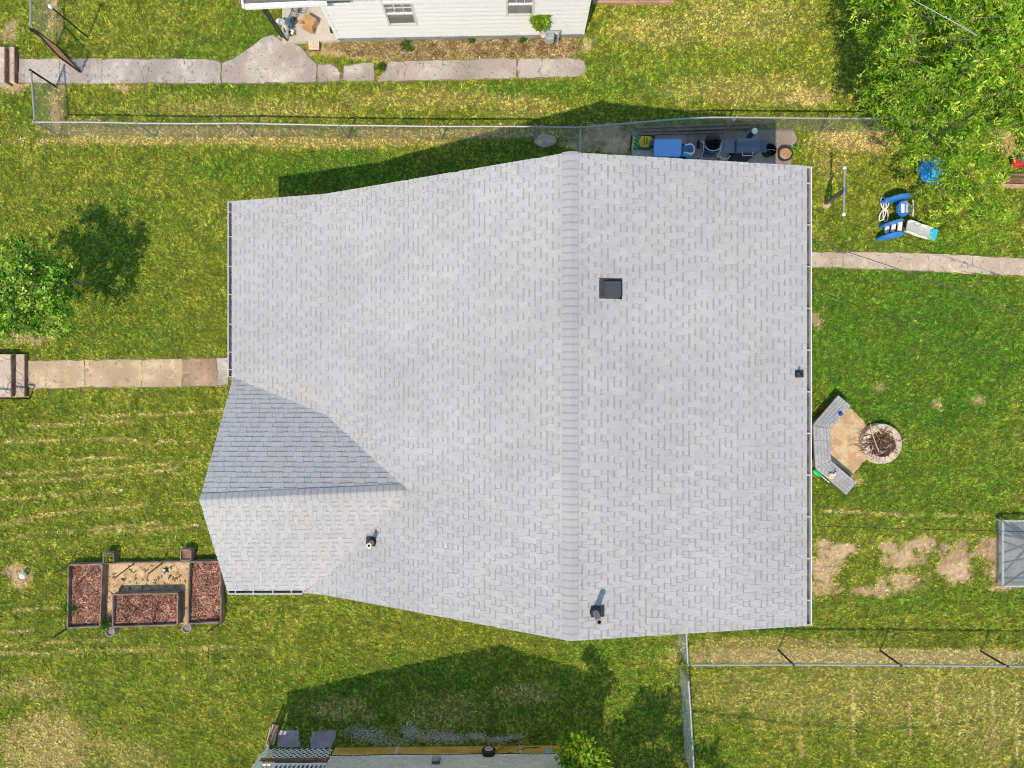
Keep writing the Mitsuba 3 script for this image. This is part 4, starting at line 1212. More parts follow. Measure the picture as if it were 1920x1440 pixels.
for i in range(170):
    r, t = .45 * math.sqrt(R.random()), R.uniform(0, 2 * np.pi)
    a = c + np.array([r * math.cos(t) - .03, r * math.sin(t), R.uniform(.15, .28)])
    d = R.uniform(0, np.pi)
    L = R.uniform(.16, .42)
    if i < 26:
        a = c + np.array([-.52 + R.normal(0, .14), R.normal(0.02, .2), R.uniform(.22, .30)]); d = R.normal(np.pi, .35); L = R.uniform(.2, .38)
    dv = np.array([math.cos(d), math.sin(d), R.normal(0, .15)])
    kink = a + dv * L * .4 + R.normal(0, .02, 3)
    pale = R.random() < .25
    part(fw, 'stick', MB().tube([a - dv * L * .5, a + R.normal(0, .012, 3), a + dv * L * .5], [.007, .013 if pale else .010, .006], 5), 'mat_stick_pale' if pale else 'mat_stick')
part(fw, 'stick', MB().tube([G(1632, 795, .5), G(1635, 812, .45), G(1648, 848, .3)], [.016, .017, .012], 6), 'mat_stick_pale', label='longest pale stick on the pile')
part(fw, 'stick', MB().tube([G(1643, 800, .45), G(1652, 812, .35)], .015, 6), 'mat_stick_pale')
part(fw, 'stick', MB().tube([G(1686, 829, .3), G(1700, 822, .25)], .016, 6), 'mat_stick_pale')
bal = thing('blue_ball', 'small dark blue ball on the upper arm of the plank bench', 'ball')
q = G(1574.5, 776, HB)
put(bal, MB().mesh(trimesh.creation.icosphere(2, .062), np.array([[1, 0, 0, q[0]], [0, 1, 0, q[1]], [0, 0, 1, HB + .062], [0, 0, 0, 1.]])), 'mat_blue_deep', True)
rb_ = thing('red_toy', 'small red toy on the grass behind the plank bench', 'toy')
q = G(1540, 768, .08)
part(rb_, 'body', MB().box(q, (.13, .07, .09), .6, bev=.02), 'mat_red', 30)
part(rb_, 'knob', MB().mesh(trimesh.creation.icosphere(1, .035), np.array([[1, 0, 0, q[0] + .03], [0, 1, 0, q[1] + .03], [0, 0, 1, .14], [0, 0, 0, 1.]])), 'mat_red', True)
gs = thing('green_scoop', 'green plastic sand shovel lying behind the plank bench', 'shovel')
q = G(1533, 887, .12)
part(gs, 'blade', MB().mesh(trimesh.creation.icosphere(2, 1), np.array([[.13, .05, 0, q[0]], [-.09, .07, 0, q[1]], [0, 0, .035, q[2]], [0, 0, 0, 1.]])), 'mat_green_plastic', True)
part(gs, 'handle', MB().tube([q + [.1, -.07, 0], G(1555, 905, .12)], .014, 6), 'mat_white_plastic')
wc = thing('watering_can', 'small cream watering can on the lower arm of the plank bench', 'watering can')
q = G(1557, 892, HB); q[2] = HB
part(wc, 'body', MB().lathe([(0, .005), (.075, .005), (.08, .10), (.055, .11), (.05, .06), (0, .055)], q, 18), 'mat_ivory', 40)
part(wc, 'spout', MB().tube([q + [.06, -.02, .05], q + [.10, .06, .11], q + [.105, .12, .13]], [.03, .02, .018], 8), 'mat_ivory', 40)
part(wc, 'rose', MB().mesh(trimesh.creation.icosphere(1, .026), np.array([[1, 0, 0, q[0] + .105], [0, 1, 0, q[1] + .13], [0, 0, 1, q[2] + .13], [0, 0, 0, 1.]])), 'mat_black', True)
part(wc, 'handle', MB().tube([q + [.06 * math.cos(t) - .02, -.01, .09 + .06 * math.sin(t)] for t in np.linspace(0, np.pi, 8)], .01, 5), 'mat_ivory')
# greenhouse-like shelter at the right edge
gh = thing('garden_shelter', 'low metal-framed garden shelter with clear plastic cover at the right edge', 'shelter')
zt = .32
x0, y0_ = G(1880, 977, zt)[:2]
x1, y1_ = G(2010, 1099, zt)[0], G(1880, 1099, zt)[1]
cn_ = np.array([(x0 + x1) / 2, (y0_ + y1_) / 2, zt + .34])
cor = [np.array([x0, y0_, zt]), np.array([x1, y0_, zt]), np.array([x1, y1_, zt]), np.array([x0, y1_, zt])]
for i in range(4):
    a, b = cor[i], cor[(i + 1) % 4]
    part(gh, 'rail', MB().beam(a, b, .05, .05), 'mat_silver')
    part(gh, 'rafter', MB().tube([a, cn_], .032, 6), 'mat_dark_grey')
    part(gh, 'post', MB().beam(a - [0, 0, .03], a * [1, 1, 0], .05, .05), 'mat_silver')
    part(gh, 'cover', trimesh.Trimesh(np.array([a, b, cn_]) + [0, 0, .03], [[0, 1, 2]], process=False), 'mat_vinyl')
    if i != 1:
        part(gh, 'side_panel', trimesh.Trimesh(np.array([a, b, b * [1, 1, .1], a * [1, 1, .1]]), [[0, 1, 2], [0, 2, 3]], process=False), 'mat_vinyl')
for t in (.31, .64):
    a = cor[3] * t + cor[0] * (1 - t)
    part(gh, 'brace', MB().tube([a, cn_ * .8 + a * .2 - [0, 0, .05]], .032, 6), 'mat_dark_grey')
part(gh, 'floor_sheet', MB().prism(sbox(x0 + .06, y1_ + .06, x1, y0_ - .06), .0, .02), 'mat_foundation')
part(gh, 'cross_bar', MB().beam((x0 + .1, y0_ - .25, .3), (x1, y1_ + .7, .32), .10, .02), 'mat_navy')
OCC.append(sbox(x0, y1_, x1, y0_))

# ---------------------------------------------------------------- raised beds by the front gable
def chips(n, poly, z, cols, size=(.02, .05)):
    """Wood chips as little bent flakes."""
    b = poly.bounds
    pts = []
    while len(pts) < n:
        q = np.column_stack([R.uniform(b[0], b[2], n), R.uniform(b[1], b[3], n)])
        pts += list(q[shapely.contains_xy(poly, q[:, 0], q[:, 1])])
    p = np.array(pts[:n])
    L, W, a = R.uniform(*size, n), R.uniform(.008, .018, n), R.uniform(0, 2 * np.pi, n)
    u = np.column_stack([np.cos(a), np.sin(a), R.normal(0, .35, n)]) * L[:, None]
    w = np.column_stack([-np.sin(a), np.cos(a), R.normal(0, .4, n)]) * W[:, None]
    c = np.column_stack([p, z + R.uniform(0, .03, n)])
    v = np.stack([c - u - w, c + u - w, c + u + w, c - u + w], 1).reshape(-1, 3)
    f = (np.array([[0, 1, 2], [0, 2, 3]])[None] + 4 * np.arange(n)[:, None, None]).reshape(-1, 3)
    col = np.array(cols)[R.integers(0, len(cols), n)] * R.uniform(.7, 1.25, (n, 1)) * (.55 + .95 * meshkit.noise(np.column_stack([p / .22, np.zeros(n)]), 8)[:, None])
    return trimesh.Trimesh(v, f, process=False), np.repeat(col, 4, 0)


CH = [(0.34, 0.15, 0.11), (0.25, 0.10, 0.075), (0.42, 0.24, 0.17), (0.50, 0.33, 0.25), (0.16, 0.06, 0.05), (0.38, 0.20, 0.18)]


def raised_bed(label, corners, h, fill, nchip, group='raised beds by the front gable'):
    k = thing('raised_bed', label, 'raised bed', group)
    q = [G(x, y, h) for x, y in corners]
    for i in range(4):
        a, b = q[i], q[(i + 1) % 4]
        e = (b - a) / np.linalg.norm(b - a)
        e_ = e if i % 2 == 0 else e * 0
        inset = .0 if i % 2 == 0 else .02
        for lay in range(2):
            zc = h * (.25 + .5 * lay)
            part(k, 'board', MB().beam(np.array([a[0], a[1], zc]) + e * inset, np.array([b[0], b[1], zc]) - e * inset, .038, h / 2 - .006), 'mat_wood_brown')
    pol = Polygon([tuple(x[:2]) for x in q]).buffer(-.02)
    part(k, 'soil', MB().prism(pol, 0, fill), 'mat_soil')
    m, c = chips(nchip, pol.buffer(-.02), fill + .005, CH)
    part(k, 'wood_chips', m, 'mat_chips', color=c, kind='stuff')
    OCC.append(pol.buffer(.04))
    return k, q, pol


raised_bed('left raised timber bed full of reddish wood chips', [(128, 1060), (191, 1058), (187, 1175), (126, 1178)], .28, .12, 1500)
raised_bed('right raised timber bed half tucked under the gable eave', [(355, 1054), (413, 1053), (414, 1167), (352, 1170)], .28, .12, 1400)
raised_bed('middle raised timber bed, lying lengthwise between the other two', [(211, 1115), (333, 1113), (332, 1172), (211, 1176)], .34, .20, 1500)
sp = thing('sand_floor', 'tan sand floor between the raised timber beds', kind='structure')
sp_poly = rough_poly(gp([(196, 1056), (356, 1053), (352, 1170), (200, 1174)]), .01, .15, 9)
put(sp, MB().prism(sp_poly, -.03, .02), 'mat_sand')
OCC.append(sp_poly)
kb = thing('border_board', 'long timber board edging the top of the sand between the beds', 'board')
put(kb, MB().beam(G(196, 1055, .1), G(356, 1052, .1), .035, .14), 'mat_wood_brown')
for px, py, lab, gn in ((203, 1047, 'square wooden planter with green seedlings by the beds', 1), (348, 1041, 'square wooden planter with bare reddish soil by the beds', 0)):
    k = thing('square_planter', lab, 'planter', 'square planters by the raised beds')
    h = .30
    q = G(px, py, h)
    s = .155
    for dx, dy, sx_, sy_ in ((0, s, 2 * s, .03), (0, -s, 2 * s, .03), (s, 0, .03, 2 * s - .034), (-s, 0, .03, 2 * s - .034)):
        part(k, 'side', MB().box((q[0] + dx, q[1] + dy, h / 2), (sx_, sy_, h)), 'mat_wood_brown')
    part(k, 'soil', MB().box((q[0], q[1], h * .4), (2 * s - .04, 2 * s - .04, h * .8)), 'mat_wood_red' if not gn else 'mat_soil')
    OCC.append(sbox(q[0] - s, q[1] - s, q[0] + s, q[1] + s))
    if gn:
        seed_c = (q[0], q[1], h * .8)
for px, py, lab in ((206, 1185, 'left round grey pot below the raised beds'), (350, 1178, 'right round grey pot below the raised beds')):
    k = thing('round_pot', lab, 'pot', 'round pots below the raised beds')
    q = G(px, py, .25); q[2] = 0
    part(k, 'pot', MB().lathe([(0, 0), (.10, 0), (.14, .24), (.145, .26), (.125, .26), (.115, .20)], q, 22), 'mat_pipe', 40)
    part(k, 'soil', MB().lathe([(.117, .20), (0, .215)], q, 18), 'mat_wood_brown', 40)
for (bx_, by_), (tx_, ty_), z, lab in (((252, 1056), (216, 1083), 1.05, 'bamboo stake leaning over the sand, left of two'), ((305, 1055), (278, 1076), .85, 'bamboo stake leaning over the sand, right of two'), ((130, 1060), (100, 1076), .8, 'bamboo stake at the upper left corner of the left raised bed'),
                               ((127, 1177), (97, 1197), .7, 'thick stake at the lower left corner of the left raised bed'), ((420, 1164), (388, 1186), .8, 'bamboo stake at the lower right corner of the right raised bed'), ((160, 1080), (143, 1099), .75, 'bamboo stake inside the left raised bed')):
    k = thing('garden_stake', lab, 'stake', 'stakes around the raised beds')
    a, b = G(bx_, by_), G(tx_, ty_, z)
    put(k, MB().tube([a, b], .02 if 'thick' not in lab else .03, 6), 'mat_stick')
sl2 = thing('sand_litter', 'bits of leaf and twig scattered over the sand between the beds', 'leaves', kind='stuff')
m, col = chips(260, sp_poly.buffer(-.05), .02, [(0.16, 0.12, 0.05), (0.10, 0.12, 0.04), (0.30, 0.20, 0.10), (0.22, 0.14, 0.08)], (.02, .06))
put(sl2, m, 'mat_chips', color=col)
for px, py, lab in ((236, 1160, 'dead brown plant stems in the middle raised bed, the left clump'), (292, 1162, 'dead brown plant stems in the middle raised bed, the right clump')):
    k = thing('dead_plant', lab, 'plant', 'dead plants in the middle raised bed')
    q = G(px, py, .2)
    for i in range(7):
        d = np.array([R.normal(0, .13), R.uniform(.02, .26), R.uniform(.1, .3)])
        part(k, 'stem', MB().tube([q + R.normal(0, .015, 3) * [1, 1, 0], q + d * .5 + R.normal(0, .015, 3), q + d], [.010, .008, .005], 5), 'mat_stick')
bt = thing('blue_toy', 'small blue toy lying on the sand between the raised beds', 'toy')
q = G(310, 1070, .06)
part(bt, 'body', MB().box(q, (.13, .08, .08), .3, bev=.015), 'mat_blue_deep')
part(bt, 'cab', MB().box(q + [-.01, .03, .05], (.06, .06, .06), .3, bev=.01), 'mat_white_plastic')
for dx, dy in ((-.05, .05), (.05, .06), (-.04, -.06), (.06, -.04)):
    part(bt, 'wheel', MB().mesh(trimesh.creation.cylinder(.03, .02, sections=10), np.array([[1, 0, 0, q[0] + dx], [0, 0, 1, q[1] + dy], [0, 1, 0, .03], [0, 0, 0, 1.]])), 'mat_black')
wl_ = thing('white_globe', 'small white globe light in a bare ring on the left lawn', 'garden light')
q = G(43, 1079, .15)
part(wl_, 'globe', MB().mesh(trimesh.creation.icosphere(2, .10), np.array([[1, 0, 0, q[0]], [0, 1, 0, q[1]], [0, 0, 1, .16], [0, 0, 0, 1.]])), 'mat_white', True)
part(wl_, 'stem', MB().tube([[q[0], q[1], -.05], [q[0], q[1], .1]], .03, 8), 'mat_black')

# ---------------------------------------------------------------- overhead cables
def cable(label, pts, r, mat='mat_cable_black', name='overhead_cable'):
    k = thing(name, label, 'cable')
    p = np.array([G(*q) for q in pts])
    t = np.linspace(0, 1, len(p)); tt = np.linspace(0, 1, 40)
    from scipy.interpolate import CubicSpline
    put(k, MB().tube(CubicSpline(t, p)(tt), r, 6), mat, True)


cable('pale grey overhead cable sagging from the house across the garden path', [(1500, 440, 3.5), (1600, 476, 3.2), (1690, 506, 3.0), (1800, 546, 3.1), (1990, 618, 3.5)], .011, 'mat_dark_grey')
cable('thin black overhead cable crossing above the garden shelter', [(1510, 985, 4.6), (1640, 990, 4.3), (1760, 993, 4.3), (2000, 999, 4.8)], .007)
cable('thin black overhead cable over the deep green back lawn', [(1510, 537, 4.4), (1609, 573, 4.1), (1700, 606, 4.1), (1990, 720, 4.8)], .006)
cable('thick overhead cable beyond the bottom edge, seen by its shadow', [(1270, 1840, 6.0), (1500, 1850, 5.8), (1800, 1870, 5.8), (2100, 1890, 6.2)], .02)
cable('thick white cable passing over the crown of the large tree', [(1690, -14, 6.6), (1713, 0, 6.55), (1760, 26, 6.5), (1795, 45, 6.45), (1832, 67, 6.3)], np.linspace(.007, .017, 40), 'mat_galvanised')

# ---------------------------------------------------------------- trees and plants
def leaves(centres, normals, per, L, W, cols, spread=.12, up=.5, jitter=.3):
    """Rosettes of folded leaves about each centre: two triangles a leaf."""
    n = len(centres)
    c = np.repeat(centres, per, 0)
    N = len(c)
    out = R.normal(0, 1, (N, 3)); out[:, 2] = np.abs(out[:, 2]) * up - .1
    out += np.repeat(normals, per, 0) * .6
    out /= np.linalg.norm(out, axis=1, keepdims=True)
    ln = R.uniform(.5, 1.45, N) * L
    side = np.cross(out, [0, 0, 1.0]); side /= np.linalg.norm(side, axis=1, keepdims=True) + 1e-9
    tilt = R.normal(0, .5, (N, 1))
    nn = np.cross(side, out)
    side = side * np.cos(tilt) + nn * np.sin(tilt)
    wd = (R.uniform(.7, 1.2, N) * W)[:, None]
    base = c + R.normal(0, spread, (N, 3))
    mid = base + out * ln[:, None] * .5
    tip = base + out * ln[:, None] - np.array([0, 0, .15]) * ln[:, None]
    v = np.stack([base, mid + side * wd, tip, mid - side * wd], 1).reshape(-1, 3)
    f = (np.array([[0, 1, 2], [0, 2, 3]])[None] + 4 * np.arange(N)[:, None, None]).reshape(-1, 3)
    pick = np.repeat(R.integers(0, len(cols), n), per)
    other = R.random(N) < jitter
    pick[other] = R.integers(0, len(cols), other.sum())
    col = np.array(cols)[pick] * R.uniform(.8, 1.25, (N, 1)) * np.repeat(np.exp(R.normal(0, .24, (n, 1))), per, 0)
    return trimesh.Trimesh(v, f, process=False), np.repeat(col, 4, 0)


def tree(name, label, base, lobes, dens, per, L, W, cols, trunk_r, group=None, cat='tree', bare=0.0, twig_r=.012, shell=.45, fork=.35):
    """lobes: (centre, radii, weight). Trunk, limbs to each lobe, twigs to the leaf clusters, crown of leaves."""
    k = thing(name, label, cat, group)
    base = np.asarray(base, float)
    cm = np.mean([l[0] for l in lobes], 0)
    fk = base + (cm - base) * fork
    fk[2] = base[2] + (min(l[0][2] for l in lobes) - base[2]) * .55
    part(k, 'trunk', MB().tube([base - [0, 0, .15], base + (fk - base) * .5 + R.normal(0, trunk_r * .5, 3) * [1, 1, 0], fk], [trunk_r * 1.25, trunk_r, trunk_r * .8], 9), 'mat_bark', True)
    cl, nl = [], []
    tw = MB()
    for c, r, wgt in lobes:
        c, r = np.asarray(c, float), np.asarray(r, float)
        mid = (fk + c) / 2 + R.normal(0, .1, 3) * r.mean()
        part(k, 'limb', MB().tube([fk, mid, c], np.array([.55, .35, .15]) * trunk_r * min(1, wgt), 6), 'mat_bark', True)
        n = int(dens * wgt * (r[0] * r[1] + r[0] * r[2]) * 2)
        d = R.normal(0, 1, (n, 3)); d /= np.linalg.norm(d, axis=1, keepdims=True)
        d[:, 2] = np.where(d[:, 2] < -.5, -d[:, 2], d[:, 2])
        rad = (shell + (1.05 - shell) * R.random(n) ** .6) * (0.78 + .55 * (meshkit.noise(d * 2.3 + c, 5) - .2))
        p = c + d * rad[:, None] * r
        gap = meshkit.noise(p * 1.1 / max(L * 4.5, .35) + 7.7, 3)
        ok = gap > .43
        p, d = p[ok], d[ok]
        for i in range(0, len(p), 5):
            s = c + (p[i] - c) * R.uniform(.5, .85) + R.normal(0, .12, 3) * r
            tw.tube([s, (s + p[i]) / 2 + R.normal(0, .05, 3), p[i]], [twig_r, twig_r * .7, twig_r * .35], 4, cap=False)
        lf = R.random(len(p)) > bare
        cl.append(p[lf]); nl.append(d[lf])
    part(k, 'twigs', tw, 'mat_bark', kind='stuff')
    m, col = leaves(np.vstack(cl), np.vstack(nl), per, L, W, cols, spread=L * .33)
    part(k, 'crown', m, 'mat_leaf', color=col)
    return k


GREEN = [(0.22, 0.40, 0.03), (0.30, 0.48, 0.045), (0.42, 0.58, 0.07), (0.12, 0.27, 0.02), (0.18, 0.34, 0.03), (0.52, 0.60, 0.09), (0.27, 0.43, 0.04), (0.15, 0.30, 0.02)]
lob = lambda px, py, z, r, rz=None, w=1.0: (G(px, py, z), (r, r, rz or r * .7), w)
tree('large_tree', 'large spreading leafy tree at the top right over the fence', G(1690, 300) * [1, 1, 0] + [.9, 1.2, 0], [
    lob(1705, 90, 3.3, 1.3), lob(1672, 180, 2.9, .95), lob(1632, 200, 2.6, .6, None, .7), lob(1780, 110, 4.6, 1.8), lob(1880, 110, 4.3, 1.8), lob(1780, 215, 4.0, 1.35), lob(1870, 225, 4.0, 1.4, None, .9), lob(1725, 262, 2.8, .85, None, .7),
    lob(1830, 350, 2.6, 1.0, None, .6), lob(1745, 335, 2.5, .8, None, .5), lob(1680, 10, 3.1, 1.2), lob(1800, -30, 4.4, 1.7), lob(1935, 0, 4.2, 1.4, None, .35), lob(1850, 420, 1.9, .8, None, .4), lob(1775, 415, 1.9, .6, None, .3), lob(1960, 200, 4.0, 1.3)],
     dens=108, per=10, L=.122, W=.022, cols=GREEN, trunk_r=.16, bare=.08, twig_r=.009)
GB = [(0.12, 0.30, 0.03), (0.20, 0.40, 0.045), (0.32, 0.52, 0.07), (0.06, 0.17, 0.02), (0.46, 0.58, 0.11)]
tree('small_tree', 'small bright green tree at the left edge casting a round shadow', G(158, 531), [lob(55, 540, 2.7, 1.0, .8), lob(95, 520, 2.6, .7, .55), lob(20, 500, 2.7, .8, .6), lob(25, 590, 2.5, .8, .6), lob(95, 585, 2.3, .7, .5), lob(-20, 545, 2.6, .8, .6), lob(130, 560, 2.0, .4, .4, .5), lob(50, 462, 2.5, .3, .3, .5), lob(85, 470, 2.6, .22, .3, .5), lob(112, 500, 2.6, .3, .3, .5)],
     dens=150, per=8, L=.10, W=.030, cols=GB, trunk_r=.06)
tree('yard_tree', 'tree beyond the bottom edge whose shadow falls beside the fence', (3.6, -15.2, 0), [((2.5, -13.9, 4.3), (1.2, 1.1, 1.0), 1), ((3.5, -13.6, 4.7), (1.3, 1.1, 1.0), 1), ((4.6, -14.0, 4.5), (1.1, .9, .8), .7), ((3.2, -13.4, 5.5), (1.1, .9, .9), .8), ((2.9, -14.6, 4.6), (1.3, 1.0, 1.0), 1)],
     dens=60, per=7, L=.16, W=.04, cols=GREEN, trunk_r=.16)
YG = [(0.18, 0.33, 0.02), (0.25, 0.40, 0.03), (0.12, 0.23, 0.015), (0.34, 0.45, 0.05)]
tree('sapling', 'small round sapling growing against the white clapboard wall', G(1014, 73), [lob(1014, 40, 1.15, .26, .24), lob(1008, 30, 1.3, .16, .15), lob(1022, 34, 1.25, .16, .15), lob(1014, 50, .9, .18, .15)],
     dens=420, per=6, L=.09, W=.026, cols=YG, trunk_r=.02, twig_r=.006, fork=.6)
tree('corner_bush', 'yellow-green leafy bush at the corner of the tan house', G(1082, 1370), [lob(1078, 1386, 1.2, .4, .4), lob(1068, 1400, 2.2, .36, .35), lob(1098, 1412, 2.3, .40, .36), lob(1084, 1396, 2.4, .30, .3), lob(1116, 1430, 2.2, .36, .3), lob(1094, 1436, 1.9, .4, .4), lob(1064, 1412, 1.7, .28, .3)],
     dens=105, per=7, L=.15, W=.045, cols=YG, trunk_r=.03, cat='bush', twig_r=.008)


def tuft(name, label, spots, cols, cat='plant', group=None, L=.12, W=.02, n=14, h=.1):
    for i, (px, py, r) in enumerate(spots):
        k = thing(name, label[i] if isinstance(label, list) else label, cat, group)
        c = G(px, py)
        a = R.uniform(0, 2 * np.pi, int(n)); rr = r * np.sqrt(R.random(int(n)))
        p = np.column_stack([c[0] + rr * np.cos(a), c[1] + rr * np.sin(a), R.uniform(.02, h, int(n))])
        m, col = leaves(p, np.tile([0, 0, .5], (len(p), 1)), 6, L, W, cols, spread=.03)
        put(k, m, 'mat_leaf', color=col)


DG = [(0.06, 0.17, 0.02), (0.10, 0.24, 0.03), (0.05, 0.12, 0.015)]
tuft('weed_clump', ['leafy weed in the brown strip below the left sash window', 'weed at the path gap in the brown strip', 'small weed in the brown strip left of the sapling', 'weed in the brown strip near the right window'], [(765, 88, .19), (716, 128, .12), (980, 77, .05), (885, 78, .05)], DG, 'weed', 'weeds beside the white house', L=.075, W=.016, n=26)
tuft('bed_plant', ['green leafy plants along the inner edge of the left raised bed', 'grassy plants between the left and middle raised beds'], [(137, 1140, .22), (203, 1168, .16)], DG, 'plant', None, .14, .014, 26, .3)
tuft('planter_weed', 'spiky green weed spilling out of the round planter', [(1484, 286, .14)], GREEN, 'plant', None, .12, .015, 16, .3)
k = thing('seedlings', 'green seedlings in the square wooden planter', 'plant')
p = np.column_stack([seed_c[0] + R.uniform(-.11, .11, 10), seed_c[1] + R.uniform(-.11, .11, 10), np.full(10, seed_c[2] + .03)])
m, col = leaves(p, np.tile([0, 0, .5], (10, 1)), 5, .07, .02, YG, spread=.015)
put(k, m, 'mat_leaf', color=col)

lt = thing('leaf_litter', 'dry brown leaf litter on the bare strip below the white clapboard wall', 'leaves', kind='stuff')
strip = Polygon(gp([(612, 80), (1085, 72), (1095, 96), (1060, 108), (720, 112), (640, 104)]))
m, col = chips(5200, strip, .0, [(0.30, 0.19, 0.11), (0.42, 0.29, 0.18), (0.20, 0.12, 0.07), (0.52, 0.38, 0.25), (0.24, 0.20, 0.08), (0.16, 0.17, 0.05)], (.02, .055))
put(lt, m, 'mat_chips', color=col)

# ---------------------------------------------------------------- ground and grass
# (centre x, y in photo pixels, half-widths, strength) of bare or dry places on the ground
DIRT = [(1546, 1050, 28, 34, .8), (1548, 1104, 26, 14, .6), (1572, 1030, 30, 12, .7), (1692, 1046, 32, 26, .8), (1672, 1028, 20, 14, .75), (1730, 1020, 22, 14, .6), (1788, 1055, 31, 34, 1.2), (1862, 1034, 34, 22, 1.1), (1870, 1070, 26, 16, .6), (1640, 1108, 34, 10, .6), (1700, 1085, 40, 18, .55),
        (640, 92, 60, 12, .6), (760, 96, 110, 15, .85), (900, 90, 130, 15, .9), (1030, 88, 70, 16, .9), (1650, 728, 16, 9, .4), (35, 1080, 24, 20, .6), (1140, 262, 60, 22, 1.2), (1530, 604, 10, 14, .9), (1835, 752, 14, 8, .4), (1757, 762, 7, 10, .4),
        (1880, 1100, 20, 8, .5), (60, 632, 50, 12, .35), (20, 60, 16, 20, .4), (25, 162, 30, 10, .45), (225, 165, 12, 6, .5), (110, 195, 14, 50, .45), (1597, 900, 14, 12, .4), (100, 35, 14, 40, .5), (545, 70, 22, 8, .5)]
STRAW = [(1600, 1219, 330, 4, .9), (1600, 1232, 330, 14, 1.1), (1850, 1232, 130, 16, .9), (1450, 1210, 170, 14, .5), (1520, 185, 44, 14, .9), (1610, 262, 90, 22, .9), (1900, 265, 40, 26, .9), (90, 1400, 90, 60, .75), (60, 1290, 60, 22, .4), (250, 1420, 60, 30, .35), (1640, 1300, 340, 60, .28), (1850, 1340, 100, 90, .34),
         (320, 247, 240, 9, .8), (850, 250, 230, 8, .7), (300, 264, 260, 9, .7), (640, 266, 200, 12, .55), (150, 235, 60, 16, .4), (800, 185, 170, 18, .3), (980, 200, 70, 18, .3), (1400, 170, 160, 26, .3), (470, 205, 200, 18, .25), (640, 1330, 60, 20, .4), (980, 1300, 60, 20, .35), (840, 1330, 80, 30, .3), (1230, 60, 80, 30, .3), (1380, 40, 120, 40, .28), (1560, 300, 40, 40, .25)]
LUSH = [(1720, 640, 260, 200, 1.1), (1600, 560, 120, 60, .6), (1680, 900, 260, 90, .7), (1780, 1120, 200, 30, .6), (620, 320, 250, 40, .8), (1000, 300, 120, 50, .6), (1200, 150, 120, 60, .5), (1050, 168, 200, 14, .8), (400, 130, 120, 60, .55), (230, 470, 160, 120, .35), (1150, 1215, 130, 30, .6), (250, 620, 160, 50, .35), (480, 60, 60, 50, .7), (850, 1290, 330, 70, .55), (1200, 1330, 80, 80, .5), (1360, 1400, 60, 60, .4), (60, 180, 60, 60, .4)]
LINES = [[(0, 831), (120, 824), (213, 822), (285, 832), (330, 826)], [(0, 889), (120, 884), (240, 876), (391, 861)], [(27, 976), (80, 966), (133, 958), (250, 950), (373, 941)], [(150, 783), (300, 777), (418, 769)], [(0, 936), (110, 928), (230, 919)], [(130, 862), (240, 856)], [(0, 1012), (90, 1000), (300, 980)], [(0, 1187), (60, 1182)], [(0, 1210), (200, 1200)],
         [(1598, 1262), (1600, 1420)], [(1651, 1270), (1652, 1350)], [(1860, 1290), (1863, 1400)], [(1755, 1280), (1757, 1360)], [(1500, 1300), (1502, 1420)], [(1705, 1320), (1707, 1440)], [(1905, 1262), (1906, 1420)], [(0, 1225), (500, 1212)], [(0, 905), (150, 897), (330, 880)], [(60, 800), (250, 790)], [(180, 1000), (370, 985)], [(0, 985), (60, 975)], [(20, 1145), (110, 1138)], [(1540, 957), (1700, 965), (1850, 968)]]


def blob(px, py, items, seed, wob=.55):
    w = np.zeros(len(px))
    nz = meshkit.fbm(np.column_stack([px / 17, py / 17, np.full(len(px), seed * 3.1)]), 4, seed) - .5 + .35 * (meshkit.noise(np.column_stack([px / 5.5, py / 5.5, np.full(len(px), seed)]), seed + 40) - .5)
    for x, y, rx_, ry_, s in items:
        near = (np.abs(px - x) < 2.4 * rx_ + 20) & (np.abs(py - y) < 2.4 * ry_ + 20)
        if near.any():
            d = ((px[near] - x) / rx_) ** 2 + ((py[near] - y) / ry_) ** 2
            w[near] = np.maximum(w[near], s * np.clip(1.25 - .75 * d + wob * 2.6 * nz[near], 0, 1))
    return np.clip(w, 0, 1)


def line_field(px, py):
    w = np.zeros(len(px))
    for ln in LINES:
        p = np.array(ln, float)
        for a, b in zip(p[:-1], p[1:]):
            d = b - a
            near = (px > min(a[0], b[0]) - 8) & (px < max(a[0], b[0]) + 8) & (py > min(a[1], b[1]) - 8) & (py < max(a[1], b[1]) + 8)
            if near.any():
                t = np.clip(((px[near] - a[0]) * d[0] + (py[near] - a[1]) * d[1]) / (d @ d), 0, 1)
                dist = np.hypot(px[near] - a[0] - t * d[0], py[near] - a[1] - t * d[1])
                w[near] = np.maximum(w[near], np.clip(1.2 - dist / 3.6, 0, 1))
    return w


C_OLIVE, C_LUSH, C_YEL, C_STRAW, C_DARK, C_DIRT = (np.array(x) for x in ((0.215, 0.280, 0.031), (0.088, 0.228, 0.021), (0.40, 0.395, 0.060), (0.70, 0.53, 0.22), (0.072, 0.146, 0.019), (0.48, 0.355, 0.23)))


def fields(X, Y):
    px, py = X / U + 960, 720 - Y / U
    P3 = np.column_stack([px, py, np.zeros(len(px))])
    return dict(px=px, py=py, dirt=blob(px, py, DIRT, 1, .95), straw=blob(px, py, STRAW, 2, .7), lush=blob(px, py, LUSH, 3, .5),
                n1=meshkit.fbm(P3 / 60 + 5, 3, 11), n2=meshkit.fbm(P3 / 15 + 9, 3, 12), n3=meshkit.noise(P3 / 4.5, 13), line=line_field(px, py) * np.clip(meshkit.noise(P3 / 18 + 3, 14) * 1.7 - .1, 0, 1))


def lerp(a, b, t):
    return a + (np.asarray(b) - a) * t[:, None]


